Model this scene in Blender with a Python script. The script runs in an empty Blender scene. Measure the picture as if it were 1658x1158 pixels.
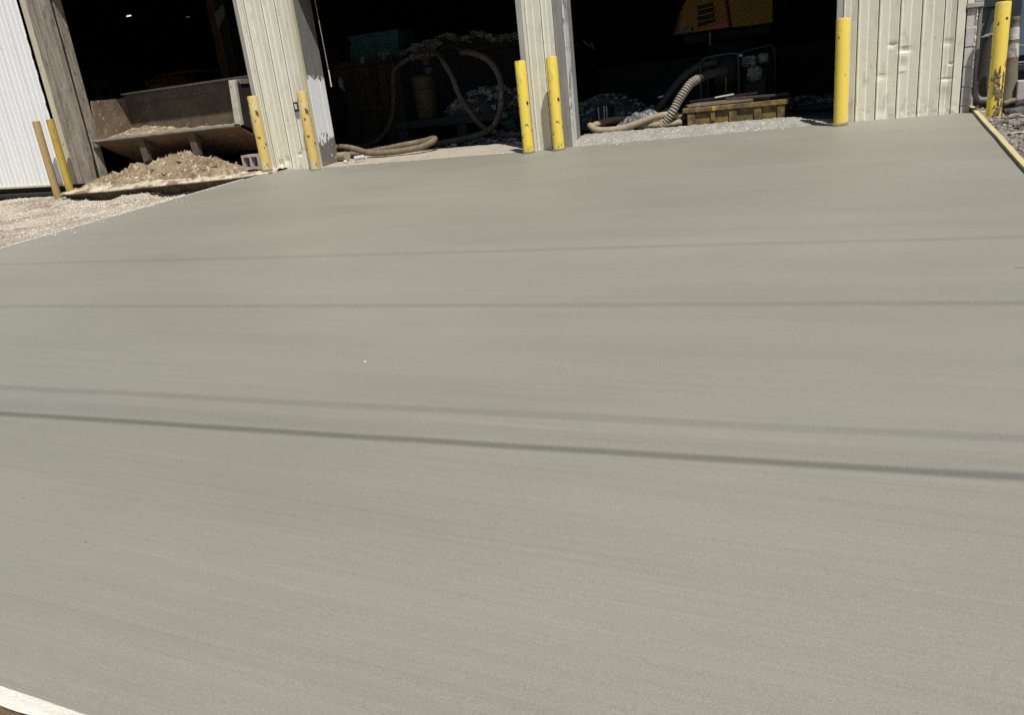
import bpy, bmesh, math, random
from mathutils import Vector, Matrix, noise
R = math.radians
random.seed(7)
SC = bpy.context.scene
COL = SC.collection

# ------------------------------------------------------------------ camera
YAW, PITCH, ROLL = 0.4517, 0.3279, -0.1126
fw = Vector((-math.sin(YAW)*math.cos(PITCH), math.cos(YAW)*math.cos(PITCH), -math.sin(PITCH)))
r0 = Vector((math.cos(YAW), math.sin(YAW), 0)); u0 = r0.cross(fw)
rt = r0*math.cos(ROLL)+u0*math.sin(ROLL); up = u0*math.cos(ROLL)-r0*math.sin(ROLL)
cam = bpy.data.cameras.new('camera'); co = bpy.data.objects.new('camera', cam); COL.objects.link(co)
co.matrix_world = Matrix(((rt.x, up.x, -fw.x, 0), (rt.y, up.y, -fw.y, -10.28), (rt.z, up.z, -fw.z, 0.739), (0, 0, 0, 1)))
cam.sensor_width = 36; cam.sensor_fit = 'HORIZONTAL'; cam.lens = 27.14; cam.clip_start = .05; cam.clip_end = 900
SC.camera = co
# ------------------------------------------------------------------ light
SUN = Vector((-.325, .365, -.87)).normalized()        # the way the light travels
w = bpy.data.worlds.new('World'); SC.world = w; w.use_nodes = True
nt = w.node_tree; bg = nt.nodes['Background']
sky = nt.nodes.new('ShaderNodeTexSky'); sky.sky_type = 'NISHITA'; sky.sun_disc = False
sky.sun_elevation = math.asin(-SUN.z); sky.sun_rotation = math.atan2(-SUN.x, -SUN.y)
nt.links.new(sky.outputs[0], bg.inputs[0]); bg.inputs[1].default_value = .06
sl = bpy.data.lights.new('sun', 'SUN'); so = bpy.data.objects.new('sun', sl); COL.objects.link(so)
sl.energy = 4.75; sl.angle = R(.53); sl.color = (1, .955, .87)
so.rotation_euler = SUN.to_track_quat('-Z', 'Y').to_euler()
so.location = (10, -12, 30)
SC.view_settings.view_transform = 'Standard'; SC.view_settings.look = 'None'
SC.view_settings.exposure = 0; SC.view_settings.gamma = 1; SC.view_settings.use_curve_mapping = False
SC.cycles.max_bounces = 8
SC.cycles.use_denoising = False
SC.cycles.sample_clamp_indirect = 2

# ------------------------------------------------------------------ materials
def mat(name, c1, c2=None, scale=4, rough=.8, bump=.0, bscale=40, spot=None, sscale=9, slo=.62, shi=.66,
        stretch=(1, 1, 1), metal=0, detail=6, rand=0, spot2=None, s2scale=30, s2lo=.66, s2hi=.70, bdist=.01, sstretch=(1, 1, 1), spec=.5):
    m = bpy.data.materials.new(name); m.use_nodes = True
    n = m.node_tree.nodes; L = m.node_tree.links
    b = n['Principled BSDF']; b.inputs['Roughness'].default_value = rough; b.inputs['Metallic'].default_value = metal
    b.inputs['Specular IOR Level'].default_value = spec
    tc = n.new('ShaderNodeTexCoord')
    def mapped(s):
        mp = n.new('ShaderNodeMapping'); mp.inputs['Scale'].default_value = s; L.new(tc.outputs['Object'], mp.inputs[0]); return mp.outputs[0]
    def noi(vec, sc, de=6, ro=.6):
        t = n.new('ShaderNodeTexNoise'); t.inputs['Scale'].default_value = sc; t.inputs['Detail'].default_value = de
        t.inputs['Roughness'].default_value = ro; L.new(vec, t.inputs['Vector']); return t.outputs['Fac']
    def ramp(f, lo, hi):
        mr = n.new('ShaderNodeMapRange'); mr.inputs[1].default_value = lo; mr.inputs[2].default_value = hi; L.new(f, mr.inputs[0]); return mr.outputs[0]
    def mix(f, a, bb):
        x = n.new('ShaderNodeMix'); x.data_type = 'RGBA'
        if f is None: x.inputs[0].default_value = .5
        else: L.new(f, x.inputs[0])
        for i, v in ((6, a), (7, bb)):
            if isinstance(v, tuple): x.inputs[i].default_value = (*v, 1)
            else: L.new(v, x.inputs[i])
        return x.outputs[2]
    if c2 is None: c2 = tuple(v*.8 for v in c1)
    v = mapped(stretch)
    col = mix(ramp(noi(v, scale, detail), .3, .7), c1, c2)
    if spot: col = mix(ramp(noi(mapped(sstretch), sscale, 5, .65), slo, shi), col, spot)
    if spot2: col = mix(ramp(noi(mapped(sstretch), s2scale, 4, .6), s2lo, s2hi), col, spot2)
    if rand:
        oi = n.new('ShaderNodeObjectInfo'); hs = n.new('ShaderNodeHueSaturation')
        mr = n.new('ShaderNodeMapRange'); mr.inputs[3].default_value = 1-rand; mr.inputs[4].default_value = 1+rand
        L.new(oi.outputs['Random'], mr.inputs[0]); L.new(mr.outputs[0], hs.inputs['Value']); L.new(col, hs.inputs['Color']); col = hs.outputs[0]
    L.new(col, b.inputs['Base Color'])
    if bump:
        bp = n.new('ShaderNodeBump'); bp.inputs['Strength'].default_value = bump; bp.inputs['Distance'].default_value = bdist
        L.new(noi(v, bscale, 5), bp.inputs['Height']); L.new(bp.outputs[0], b.inputs['Normal'])
    return m
M = {}
def slab_material():
    m = bpy.data.materials.new('fresh_concrete'); m.use_nodes = True
    n = m.node_tree.nodes; L = m.node_tree.links; b = n['Principled BSDF']
    tc = n.new('ShaderNodeTexCoord')
    def noi(s, sc, de=4, ro=.55):
        mp = n.new('ShaderNodeMapping'); mp.inputs['Scale'].default_value = s; L.new(tc.outputs['Object'], mp.inputs[0])
        t = n.new('ShaderNodeTexNoise'); t.inputs['Scale'].default_value = sc; t.inputs['Detail'].default_value = de; t.inputs['Roughness'].default_value = ro
        L.new(mp.outputs[0], t.inputs['Vector']); return t.outputs['Fac']
    def mr(f, a, bb, c, d):
        x = n.new('ShaderNodeMapRange'); L.new(f, x.inputs[0])
        for i, v in enumerate((a, bb, c, d)): x.inputs[i+1].default_value = v
        return x.outputs[0]
    def mul(a, bb, op='MULTIPLY'):
        x = n.new('ShaderNodeMath'); x.operation = op; L.new(a, x.inputs[0])
        if isinstance(bb, float): x.inputs[1].default_value = bb
        else: L.new(bb, x.inputs[1])
        return x.outputs[0]
    big = mr(noi((.5, 1, 1), .6, 5, .6), .3, .7, .905, 1.085)
    band = mr(noi((.10, 1.9, 1), 1.3, 6, .65), .3, .7, .96, 1.035)
    fine = noi((.9, 70, 1), 1.0, 5, .7)
    stripe = mr(fine, .25, .75, .93, 1.065)
    streak = mr(noi((.35, 34, 1), 1.0, 3, .7), .62, .74, 1.0, .93)
    grain = noi((1, 1, 1), 260, 2, .5)
    gr = mr(grain, .3, .7, .86, 1.14)
    f = mul(mul(mul(mul(mul(big, band), stripe), streak), gr), 1.0)
    tint = n.new('ShaderNodeMix'); tint.data_type = 'RGBA'
    L.new(mr(noi((.5, 1, 1), .8, 3), .35, .7, 0, 1), tint.inputs[0])
    tint.inputs[6].default_value = (.248, .243, .205, 1); tint.inputs[7].default_value = (.246, .237, .199, 1)
    # rare dark pits and pale specks
    vo = n.new('ShaderNodeTexVoronoi'); vo.inputs['Scale'].default_value = 5.5; L.new(tc.outputs['Object'], vo.inputs['Vector'])
    pit = mr(vo.outputs['Distance'], .012, .03, .35, 1)
    f = mul(f, pit)
    vm = n.new('ShaderNodeVectorMath'); vm.operation = 'SCALE'; L.new(tint.outputs[2], vm.inputs[0]); L.new(f, vm.inputs['Scale'])
    L.new(vm.outputs[0], b.inputs['Base Color'])
    L.new(mr(noi((.2, 1, 1), 1.1, 4), .3, .7, .5, .68), b.inputs['Roughness'])
    h = mul(mul(fine, .8), mul(grain, .5), 'ADD')
    bp = n.new('ShaderNodeBump'); bp.inputs['Strength'].default_value = .45; bp.inputs['Distance'].default_value = .004
    L.new(h, bp.inputs['Height']); L.new(bp.outputs[0], b.inputs['Normal'])
    return m
M['slab'] = slab_material()
M['gravel'] = mat('gravel', (.62, .56, .46), (.24, .18, .12), .8, .95, 1, 70, (.70, .66, .58), 34, .54, .60, spot2=(.20, .15, .11), s2scale=60, s2lo=.62, s2hi=.68, bdist=.03)
M['stone'] = mat('stone', (.82, .78, .70), (.46, .39, .31), 30, .95, .5, 90, spot=(.25, .20, .15), sscale=2.5, slo=.52, shi=.62)
M['pebble'] = mat('pebble', (.46, .38, .27), (.26, .19, .12), 30, .95, .4, 90)
M['soil'] = mat('soil', (.27, .21, .17), (.15, .11, .085), 6, .95, 1, 50, (.60, .54, .50), 26, .57, .62, bdist=.03)
M['dirt'] = mat('dirt', (.38, .29, .19), (.17, .115, .07), 1.8, 1, 1, 45, (.56, .47, .34), 12, .53, .62, bdist=.03)
M['sand'] = mat('sandy_ledge', (.70, .64, .52), (.46, .38, .27), 3, .95, 1, 60, (.24, .17, .11), 3.2, .50, .60, bdist=.02)
M['road'] = mat('asphalt', (.055, .054, .05), (.04, .04, .038), 9, .9, .6, 120)
M['ground'] = mat('ground', (.17, .15, .12), (.11, .10, .08), 1, 1)
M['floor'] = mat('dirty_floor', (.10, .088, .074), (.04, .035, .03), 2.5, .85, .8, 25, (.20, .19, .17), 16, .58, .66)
M['sill'] = mat('rough_concrete', (.41, .395, .355), (.28, .265, .235), 7, .95, 1, 45, (.60, .58, .54), 30, .57, .62, spot2=(.12, .11, .10), s2scale=46, s2lo=.60, s2hi=.65, bdist=.03)
M['apron'] = mat('worn_concrete', (.44, .40, .325), (.33, .29, .23), 5, .95, .6, 60, (.14, .12, .095), 16, .63, .68, bdist=.01, sstretch=(.7, 1.4, 1))
M['cream'] = mat('cream_metal', (.74, .72, .60), (.67, .65, .545), 1.6, .42, .1, 12, (.44, .40, .31), 5, .56, .74, stretch=(3, 3, .7), sstretch=(2, 2, .6), spot2=(.22, .17, .11), s2scale=18, s2lo=.69, s2hi=.73, rand=.04)
M['trim'] = mat('grey_trim', (.40, .385, .345), (.30, .285, .26), 3, .6, .2, 30, (.22, .19, .15), 12, .66, .72, stretch=(3, 3, .5))
M['creamtrim'] = mat('cream_trim', (.58, .54, .40), (.47, .43, .31), 2.5, .7, .2, 30, (.30, .25, .17), 9, .66, .72, stretch=(4, 4, .5))
M['white'] = mat('white_metal', (.84, .855, .87), (.80, .81, .82), 1.5, .42, .05, 20, (.62, .60, .54), 5, .66, .78, stretch=(3, 3, .5), spot2=(.35, .30, .24), s2scale=26, s2lo=.73, s2hi=.76)
M['oldwood'] = mat('weathered_wood', (.36, .325, .275), (.20, .17, .135), 3, .9, .8, 30, (.085, .07, .055), 5, .56, .68, stretch=(5, 5, .7), sstretch=(2.2, 2.2, .8), rand=.12, bdist=.012)
M['greywood'] = mat('grey_wood', (.27, .265, .255), (.20, .195, .185), 4, .85, .5, 30, (.12, .11, .10), 8, .62, .7, stretch=(6, 6, .5), rand=.06)
def peeling():
    m = mat('peeling_paint', (.20, .195, .185), (.12, .115, .105), 5, .85, .4, 30, stretch=(6, 6, .6))
    n = m.node_tree.nodes; L = m.node_tree.links; b = n['Principled BSDF']
    base = b.inputs['Base Color'].links[0].from_socket
    tc = n.new('ShaderNodeTexCoord'); sp = n.new('ShaderNodeSeparateXYZ'); L.new(tc.outputs['Object'], sp.inputs[0])
    t = n.new('ShaderNodeTexNoise'); t.inputs['Scale'].default_value = 9; t.inputs['Detail'].default_value = 6
    mp = n.new('ShaderNodeMapping'); mp.inputs['Scale'].default_value = (2.2, 2.2, .9); L.new(tc.outputs['Object'], mp.inputs[0]); L.new(mp.outputs[0], t.inputs['Vector'])
    def mr(f, a, bb, c, d):
        x = n.new('ShaderNodeMapRange'); L.new(f, x.inputs[0])
        for i, v in enumerate((a, bb, c, d)): x.inputs[i+1].default_value = v
        return x.outputs[0]
    lo = mr(sp.outputs[2], .25, .75, 0, .55); hi = mr(sp.outputs[2], 1.15, 1.5, 0, 1)
    a = n.new('ShaderNodeMath'); a.operation = 'ADD'; L.new(t.outputs['Fac'], a.inputs[0]); L.new(lo, a.inputs[1])
    s = n.new('ShaderNodeMath'); s.operation = 'SUBTRACT'; L.new(a.outputs[0], s.inputs[0]); L.new(hi, s.inputs[1])
    k = mr(s.outputs[0], .62, .66, 0, 1)
    x = n.new('ShaderNodeMix'); x.data_type = 'RGBA'; L.new(k, x.inputs[0]); L.new(base, x.inputs[6]); x.inputs[7].default_value = (.76, .78, .80, 1)
    L.new(x.outputs[2], b.inputs['Base Color']); return m
M['peel'] = peeling()
M['block'] = mat('concrete_block', (.52, .50, .48), (.42, .40, .385), 14, .95, .35, 60, (.19, .175, .165), 20, .62, .7, rand=.1)
M['mortar'] = mat('pale_mortar', (.68, .66, .62), (.55, .53, .49), 12, .9, .5, 50)
M['y_clean'] = mat('yellow_paint', (.86, .665, .11), (.80, .60, .09), 4, .5, .1, 20, (.66, .52, .17), 6, .54, .70, stretch=(2, 2, .6), spot2=(.09, .065, .035), s2scale=20, s2lo=.66, s2hi=.68, sstretch=(1, 1, .5))
M['y_chip'] = mat('chipped_yellow_paint', (.86, .665, .11), (.80, .60, .09), 4, .5, .15, 20, (.48, .37, .13), 9, .58, .68, stretch=(2, 2, .6), spot2=(.05, .04, .028), s2scale=15, s2lo=.615, s2hi=.625, sstretch=(1, 1, .6))
M['y_worn'] = mat('worn_yellow_paint', (.70, .50, .10), (.58, .44, .18), 5, .65, .3, 30, (.60, .54, .38), 5, .50, .62, stretch=(2, 2, .6), spot2=(.10, .065, .035), s2scale=13, s2lo=.60, s2hi=.63, sstretch=(1, 1, .5))
M['y_brown'] = mat('brown_stained_yellow_paint', (.42, .31, .14), (.34, .24, .11), 5, .75, .3, 30, (.21, .14, .075), 6, .58, .68, stretch=(2, 2, .5), spot2=(.09, .06, .035), s2scale=20, s2lo=.66, s2hi=.68, sstretch=(1, 1, .4))
M['y_mud'] = mat('muddy_yellow_paint', (.48, .35, .05), (.38, .27, .05), 5, .7, .3, 30, (.27, .19, .07), 6, .52, .62, stretch=(2, 2, .5), spot2=(.07, .05, .03), s2scale=20, s2lo=.65, s2hi=.68, sstretch=(1, 1, .4))
M['mud'] = mat('dried_mud', (.24, .19, .12), (.17, .13, .085), 9, .95, .8, 50)
M['cap'] = mat('concrete_cap', (.50, .44, .24), (.36, .31, .18), 12, .9, .5, 40)
M['rust'] = mat('rusty_steel', (.15, .085, .05), (.085, .05, .032), 3, .85, .8, 30, (.24, .18, .12), 9, .56, .70, stretch=(1, 1, .8), rand=.05)
M['rustdark'] = mat('dirty_bucket_steel', (.125, .098, .066), (.06, .047, .032), 4, .9, 1, 30, (.26, .21, .14), 11, .60, .72, stretch=(1, 1, .6))
M['steelgrey'] = mat('grey_steel', (.27, .255, .235), (.18, .17, .155), 5, .6, .3, 30, (.10, .08, .065), 12, .62, .7)
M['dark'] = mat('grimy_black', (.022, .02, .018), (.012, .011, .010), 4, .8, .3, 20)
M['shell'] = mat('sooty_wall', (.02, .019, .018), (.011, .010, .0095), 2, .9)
M['darksteel'] = mat('dark_steel', (.035, .033, .032), (.02, .019, .018), 6, .6, .4, 30, (.06, .045, .035), 14, .62, .7)
M['timberdark'] = mat('dark_timber', (.11, .078, .055), (.05, .037, .027), 4, .9, .6, 20, stretch=(5, 5, .6), rand=.25)
M['hose'] = mat('tan_hose', (.23, .18, .115), (.13, .10, .066), 7, .85, .7, 60, (.10, .08, .055), 14, .55, .66)
M['hosepale'] = mat('ivory_hose', (.40, .33, .225), (.27, .215, .145), 7, .8, .6, 60, (.19, .15, .10), 18, .56, .68)
M['hosedim'] = mat('muddy_hose', (.12, .10, .075), (.065, .055, .042), 6, .9, .6, 50, (.18, .15, .115), 12, .56, .66)
M['hoseblack'] = mat('black_hose', (.035, .032, .03), (.02, .019, .018), 9, .65, .4, 40)
M['ribpale'] = mat('grey_ribbed_hose', (.36, .33, .27), (.24, .21, .17), 8, .7, .3, 30)
M['ribgroove'] = mat('hose_groove', (.07, .055, .04), None, 8, .9)
M['binyellow'] = mat('dirty_yellow_plastic', (.34, .215, .035), (.17, .115, .035), 5, .7, .4, 20, (.085, .062, .036), 8, .40, .58, spot2=(.62, .44, .05), s2scale=5, s2lo=.66, s2hi=.72)
M['plank'] = mat('muddy_plank', (.22, .19, .15), (.13, .11, .085), 5, .9, .6, 30, (.33, .30, .25), 9, .62, .7, stretch=(.7, 5, 5), rand=.2)
M['sheet'] = mat('grey_plastic_film', (.13, .135, .135), (.085, .09, .09), 7, .35, .3, 20)
M['scrap'] = mat('pale_scrap', (.62, .63, .62), (.10, .105, .105), 7, .7)
M['scrapgreen'] = mat('greenish_scrap', (.16, .25, .22), (.09, .14, .125), 3, .7)
M['scrapdark'] = mat('dark_scrap', (.11, .105, .095), (.04, .038, .034), 5, .8)
M['white_pl'] = mat('white_plastic', (.72, .72, .70), (.6, .6, .58), 6, .5)
M['clearpl'] = mat('crumpled_bottle', (.55, .60, .66), (.40, .45, .50), 20, .2)
M['teal'] = mat('teal_paint', (.05, .20, .185), (.03, .13, .12), 3, .6)
M['excyellow'] = mat('machine_yellow', (.44, .215, .016), (.34, .165, .013), 3, .45, spec=.3)
M['red'] = mat('red_reflector', (.80, .05, .035), (.7, .04, .03), 3, .3)
M['redtrim'] = mat('red_trim', (.16, .015, .012), None, 3, .5)
M['letters'] = mat('white_lettering', (.70, .70, .68), (.65, .65, .63), 3, .5)
M['letters2'] = mat('grey_lettering', (.22, .23, .22), (.18, .19, .18), 3, .5)
M['engine'] = mat('engine_metal', (.19, .175, .155), (.06, .055, .05), 16, .5, .4, 50, (.03, .028, .025), 20, .52, .60)
M['black'] = mat('black_rubber', (.025, .024, .023), (.018, .017, .016), 8, .7, .3, 50)
M['down'] = mat('painted_downspout', (.25, .235, .22), (.20, .19, .175), 6, .5, .2, 30)
M['pine'] = mat('pine_board', (.60, .52, .28), (.52, .43, .22), 3, .75, .4, 30, (.42, .33, .16), 10, .64, .7, stretch=(8, .6, 8))
M['pinewet'] = mat('cement_smeared_board', (.21, .20, .15), (.14, .13, .095), 5, .8, .4, 30)
M['limewhite'] = mat('cement_whitened_wood', (.76, .74, .67), (.66, .63, .56), 8, .9, .5, 50, (.36, .34, .29), 7, .66, .70, stretch=(1.5, 3, 3))
M['boardbrown'] = mat('rough_board_side', (.40, .28, .14), (.24, .16, .08), 3, .85, .8, 24, (.12, .08, .045), 8, .62, .7, stretch=(.8, 6, 6))
M['cone'] = mat('grimy_delineator', (.20, .175, .12), (.12, .10, .07), 6, .75, .3, 30, (.13, .11, .085), 9, .6, .7)
M['band'] = mat('scuffed_white_band', (.62, .60, .56), (.46, .44, .40), 6, .6, .3, 30, (.25, .22, .18), 8, .50, .60)
M['blue'] = mat('blue_grey_steel', (.10, .15, .20), (.07, .105, .145), 1.5, .5, .1, 10, (.05, .06, .07), 6, .64, .72)
M['bluedark'] = mat('dark_blue_steel', (.022, .026, .034), (.016, .019, .024), 3, .6)
M['greypanel'] = mat('grey_panel', (.13, .14, .15), (.10, .105, .115), 2, .6)
M['rubble'] = mat('rubble', (.40, .365, .335), (.17, .15, .135), 9, .95, .8, 40, (.60, .57, .53), 18, .6, .66, rand=.3)
M['wire'] = mat('wire_black', (.02, .02, .02), None, 3, .6)
def emis(name, c, s):
    m = bpy.data.materials.new(name); m.use_nodes = True; b = m.node_tree.nodes['Principled BSDF']
    b.inputs['Emission Color'].default_value = (*c, 1); b.inputs['Emission Strength'].default_value = s; return m
M['lamp'] = emis('lit_tube', (1, .96, .85), 1.1); M['lampdim'] = emis('dim_tube', (1, .9, .75), .05)

# ------------------------------------------------------------------ mesh helpers
class MB:
    def __init__(s): s.v = []; s.f = []; s.sm = []
    def add(s, vs, fs, smooth=False):
        o = len(s.v); s.v += [Vector(p) for p in vs]; s.f += [tuple(i+o for i in f) for f in fs]; s.sm += [smooth]*len(fs); return s
    def box(s, x0, x1, y0, y1, z0, z1):
        return s.add([(x0, y0, z0), (x1, y0, z0), (x1, y1, z0), (x0, y1, z0), (x0, y0, z1), (x1, y0, z1), (x1, y1, z1), (x0, y1, z1)],
                     [(3, 2, 1, 0), (4, 5, 6, 7), (0, 1, 5, 4), (1, 2, 6, 5), (2, 3, 7, 6), (3, 0, 4, 7)])
    def bar(s, a, b, wx, wz, upv=(0, 0, 1)):
        a, b = Vector(a), Vector(b); d = (b-a).normalized(); u = Vector(upv)
        sd = d.cross(u)
        if sd.length < 1e-4: sd = Vector((1, 0, 0))
        sd.normalize(); u = sd.cross(d); c = []
        for p in (a, b): c += [p-sd*wx/2-u*wz/2, p+sd*wx/2-u*wz/2, p+sd*wx/2+u*wz/2, p-sd*wx/2+u*wz/2]
        return s.add(c, [(0, 1, 2, 3), (7, 6, 5, 4), (1, 0, 4, 5), (2, 1, 5, 6), (3, 2, 6, 7), (0, 3, 7, 4)])
    def prism(s, pts, axis, a, b):
        """polygon pts (2D) swept along axis from a to b; axis 0: pts=(y,z), 1: (x,z), 2: (x,y)"""
        def P(p, t): return {0: (t, p[0], p[1]), 1: (p[0], t, p[1]), 2: (p[0], p[1], t)}[axis]
        n = len(pts); v = [P(p, a) for p in pts]+[P(p, b) for p in pts]
        return s.add(v, [tuple(range(n)), tuple(range(2*n-1, n-1, -1))]+[((i+1) % n, i, n+i, n+(i+1) % n) for i in range(n)])
    def lathe(s, prof, c=(0, 0, 0), n=24, axis=2):
        c = Vector(c); o = []; fs = []
        for r, h in prof:
            for k in range(n):
                a = 2*math.pi*k/n; x, y = r*math.cos(a), r*math.sin(a)
                o.append(c+Vector({2: (x, y, h), 0: (h, x, y), 1: (y, h, x)}[axis]))
        for j in range(len(prof)-1):
            for k in range(n): fs.append((j*n+k, j*n+(k+1) % n, (j+1)*n+(k+1) % n, (j+1)*n+k))
        s.add(o, fs, True)
        m = len(prof)-1
        s.add([o[k] for k in range(n)], [tuple(range(n-1, -1, -1))]); s.add([o[m*n+k] for k in range(n)], [tuple(range(n))])
        return s
    def tube(s, pts, r, n=10, step=.05, rf=None, raw=False):
        P = [Vector(p) for p in pts]
        if raw: path = P
        else:
            path = []
            for i in range(len(P)-1):
                p0, p1, p2, p3 = P[max(i-1, 0)], P[i], P[i+1], P[min(i+2, len(P)-1)]
                k = max(2, int((p2-p1).length/step))
                for j in range(k):
                    t = j/k
                    path.append(.5*((2*p1)+(p2-p0)*t+(2*p0-5*p1+4*p2-p3)*t*t+(3*p1-p0-3*p2+p3)*t**3))
            path.append(P[-1])
        o = []; fs = []; u = None; ln = 0
        for i, p in enumerate(path):
            d = (path[min(i+1, len(path)-1)]-path[max(i-1, 0)]).normalized()
            if u is None:
                u = d.orthogonal().normalized()
            u = (u-d*u.dot(d)).normalized(); v = d.cross(u)
            if i: ln += (p-path[i-1]).length
            rr = rf(ln) if rf else r
            for k in range(n):
                a = 2*math.pi*k/n; o.append(p+(u*math.cos(a)+v*math.sin(a))*rr)
        for i in range(len(path)-1):
            for k in range(n): fs.append((i*n+k, i*n+(k+1) % n, (i+1)*n+(k+1) % n, (i+1)*n+k))
        s.add(o, fs, True)
        m = len(path)-1
        s.add([o[k] for k in range(n)], [tuple(range(n-1, -1, -1))]); s.add([o[m*n+k] for k in range(n)], [tuple(range(n))])
        return s
    def rock(s, c, rx, ry, rz, seed=0, sub=1, amp=.35):
        bm = bmesh.new(); bmesh.ops.create_icosphere(bm, subdivisions=sub, radius=1)
        o = []
        for v in bm.verts:
            k = 1+amp*noise.noise(v.co*1.3+Vector((seed*7.1, seed*3.3, seed)))*1.6
            o.append(Vector(c)+Vector((v.co.x*rx*k, v.co.y*ry*k, v.co.z*rz*k)))
        s.add(o, [tuple(v.index for v in f.verts) for f in bm.faces]); bm.free(); return s
    def grid(s, x0, x1, nx, y0, y1, ny, zf, smooth=True):
        o = []; fs = []
        for j in range(ny+1):
            for i in range(nx+1):
                x = x0+(x1-x0)*i/nx; y = y0+(y1-y0)*j/ny; q = zf(x, y)
                o.append(q if isinstance(q, tuple) else (x, y, q))
        for j in range(ny):
            for i in range(nx): a = j*(nx+1)+i; fs.append((a, a+1, a+nx+2, a+nx+1))
        return s.add(o, fs, smooth)

def worldloc(o):
    p = Vector((0, 0, 0))
    while o: p = p+Vector(o.location); o = o.parent
    return p
def obj(name, mb, m, parent=None, bevel=0, loc=None, label=None):
    me = bpy.data.meshes.new(name)
    off = worldloc(parent) if parent else (Vector(loc) if loc is not None else Vector((0, 0, 0)))
    me.from_pydata([v-off for v in mb.v], [], mb.f); me.polygons.foreach_set('use_smooth', mb.sm); me.update()
    bm = bmesh.new(); bm.from_mesh(me); bmesh.ops.recalc_face_normals(bm, faces=bm.faces); bm.to_mesh(me); bm.free()
    me.materials.append(M[m] if isinstance(m, str) else m)
    o = bpy.data.objects.new(name, me); COL.objects.link(o)
    if parent: o.parent = parent
    elif loc is not None: o.location = loc
    if bevel:
        b = o.modifiers.new('bevel', 'BEVEL'); b.width = bevel; b.segments = 2; b.limit_method = 'ANGLE'
    if label: o['label'] = label
    return o
def tag(o, label, cat, group=None, kind=None):
    o['label'] = label; o['category'] = cat
    if group: o['group'] = group
    if kind: o['kind'] = kind
    return o
def thing(name, loc, label, cat, group=None):
    o = bpy.data.objects.new(name, None); o.empty_display_size = .1; COL.objects.link(o); o.location = loc
    return tag(o, label, cat, group)
def struct(name, mb, m, **k):
    o = obj(name, mb, m, **k); o['kind'] = 'structure'; return o
def fbm(x, y, z=0, s=1, o=4): return noise.fractal(Vector((x*s, y*s, z)), 1.0, 2.0, o)
def lerp(x, pts):
    if x <= pts[0][0]: return pts[0][1]
    for (a, b), (c, d) in zip(pts, pts[1:]):
        if x <= c: return b+(d-b)*(x-a)/(c-a)
    return pts[-1][1]

# ------------------------------------------------------------------ ground
def base_z(x): return lerp(x, [(-9, .0), (-8.6, -.03), (-8, -.05), (-4, -.045), (-3.6, -.03), (-.3, 0), (2, 0)])
def slab_z(x, y): return .05*y+base_z(x)*max(0, 1+y/4)+.004*fbm(x, y, 3, .8)
def slab_left(y): return lerp(-y, [(-1, -8.82), (.37, -8.78), (3.3, -8.6), (5, -8.5), (9.5, -8.2)])
SLAB_END = -9.46
mb = MB()
NX, NY = 110, 100
def sf(u, v):
    y = .02+(SLAB_END-.02)*v; xl = slab_left(y); x = xl+(1.0-xl)*u
    return (x, y, slab_z(x, y))
mb.grid(0, 1, NX, 0, 1, NY, sf)
top = list(mb.v)
edge = [j*(NX+1) for j in range(NY+1)]+[NY*(NX+1)+i for i in range(1, NX+1)]+[j*(NX+1)+NX for j in range(NY-1, -1, -1)]
lo = [top[i]-Vector((0, 0, .14)) for i in edge]
n = len(edge)
mb.add([top[i] for i in edge]+lo, [(i, i+1, n+i+1, n+i) for i in range(n-1)])
struct('concrete_slab', mb, 'slab')
def gravel_z(x, y): return -.2-((.05-.11*fbm(x, y*.4, 4, 1.1)-.05*fbm(x, y, 6, 5))*math.exp(-((y+.66)/.24)**2) if -13.6 < x < -9 else 0)+.03*min(y, 0)+.022*fbm(x, y, 1, 1.6)+.02*fbm(x, y, 5, .5)
def soil_z(x, y): return slab_z(1, max(y, -9.4))-.05+.03*fbm(x, y, 9, 2)-.02*max(0, y)
struct('ground', MB().grid(-300, 300, 12, -300, 300, 12, lambda x, y: -1.0, False), 'ground')
struct('road', MB().grid(-60, 60, 30, -24, -9.53, 6, lambda x, y: -.66), 'road')
mb = MB(); mb.grid(0, 1, 160, 0, 1, 120, lambda u, v: (lambda y: (lambda x: (x, y, gravel_z(x, y)))(slab_left(y)-.012-14*u**1.3))(.9-10.4*v))
struct('gravel_yard', mb, 'gravel')
struct('soil_yard', MB().grid(1.045, 9, 100, -9.5, 8, 160, soil_z), 'soil')
# loose stones on the gravel and soil: too many to count
def stones(name, n, fx, rng, m, seed, mini=.008, maxi=.03, flat=.6):
    random.seed(seed); mb = MB()
    tmpl = MB().rock((0, 0, 0), 1, 1, 1, seed, 1, .5)
    for _ in range(n):
        x, y, z = fx(); r = mini+(maxi-mini)*random.random()**2.5
        q = Matrix.Rotation(random.random()*6.28, 3, 'Z') @ Matrix.Rotation(random.random()*6.28, 3, 'X')
        sx, sy, sz = r*random.uniform(.7, 1.4), r*random.uniform(.7, 1.3), r*random.uniform(.5, 1)
        mb.add([q @ Vector((v.x*sx, v.y*sy, v.z*sz))+Vector((x, y, z+r*.2)) for v in tmpl.v], tmpl.f)
    o = obj(name, mb, m); o['kind'] = 'stuff'; o['label'] = rng; return o
def fx():
    y = random.uniform(-6, .05); x = slab_left(y)-.03-random.random()**1.2*8; return x, y, gravel_z(x, y)
stones('loose_gravel', 20000, fx, 'loose pale gravel scattered left of the fresh slab', 'stone', 3, .004, .015)
def fx():
    x = 1.08+random.random()**1.5*3; y = random.uniform(-6, 2.5); return x, y, soil_z(x, y)
stones('loose_stones', 4200, fx, 'small broken stones on dark soil right of the form board', 'rubble', 4, .008, .035)

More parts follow.
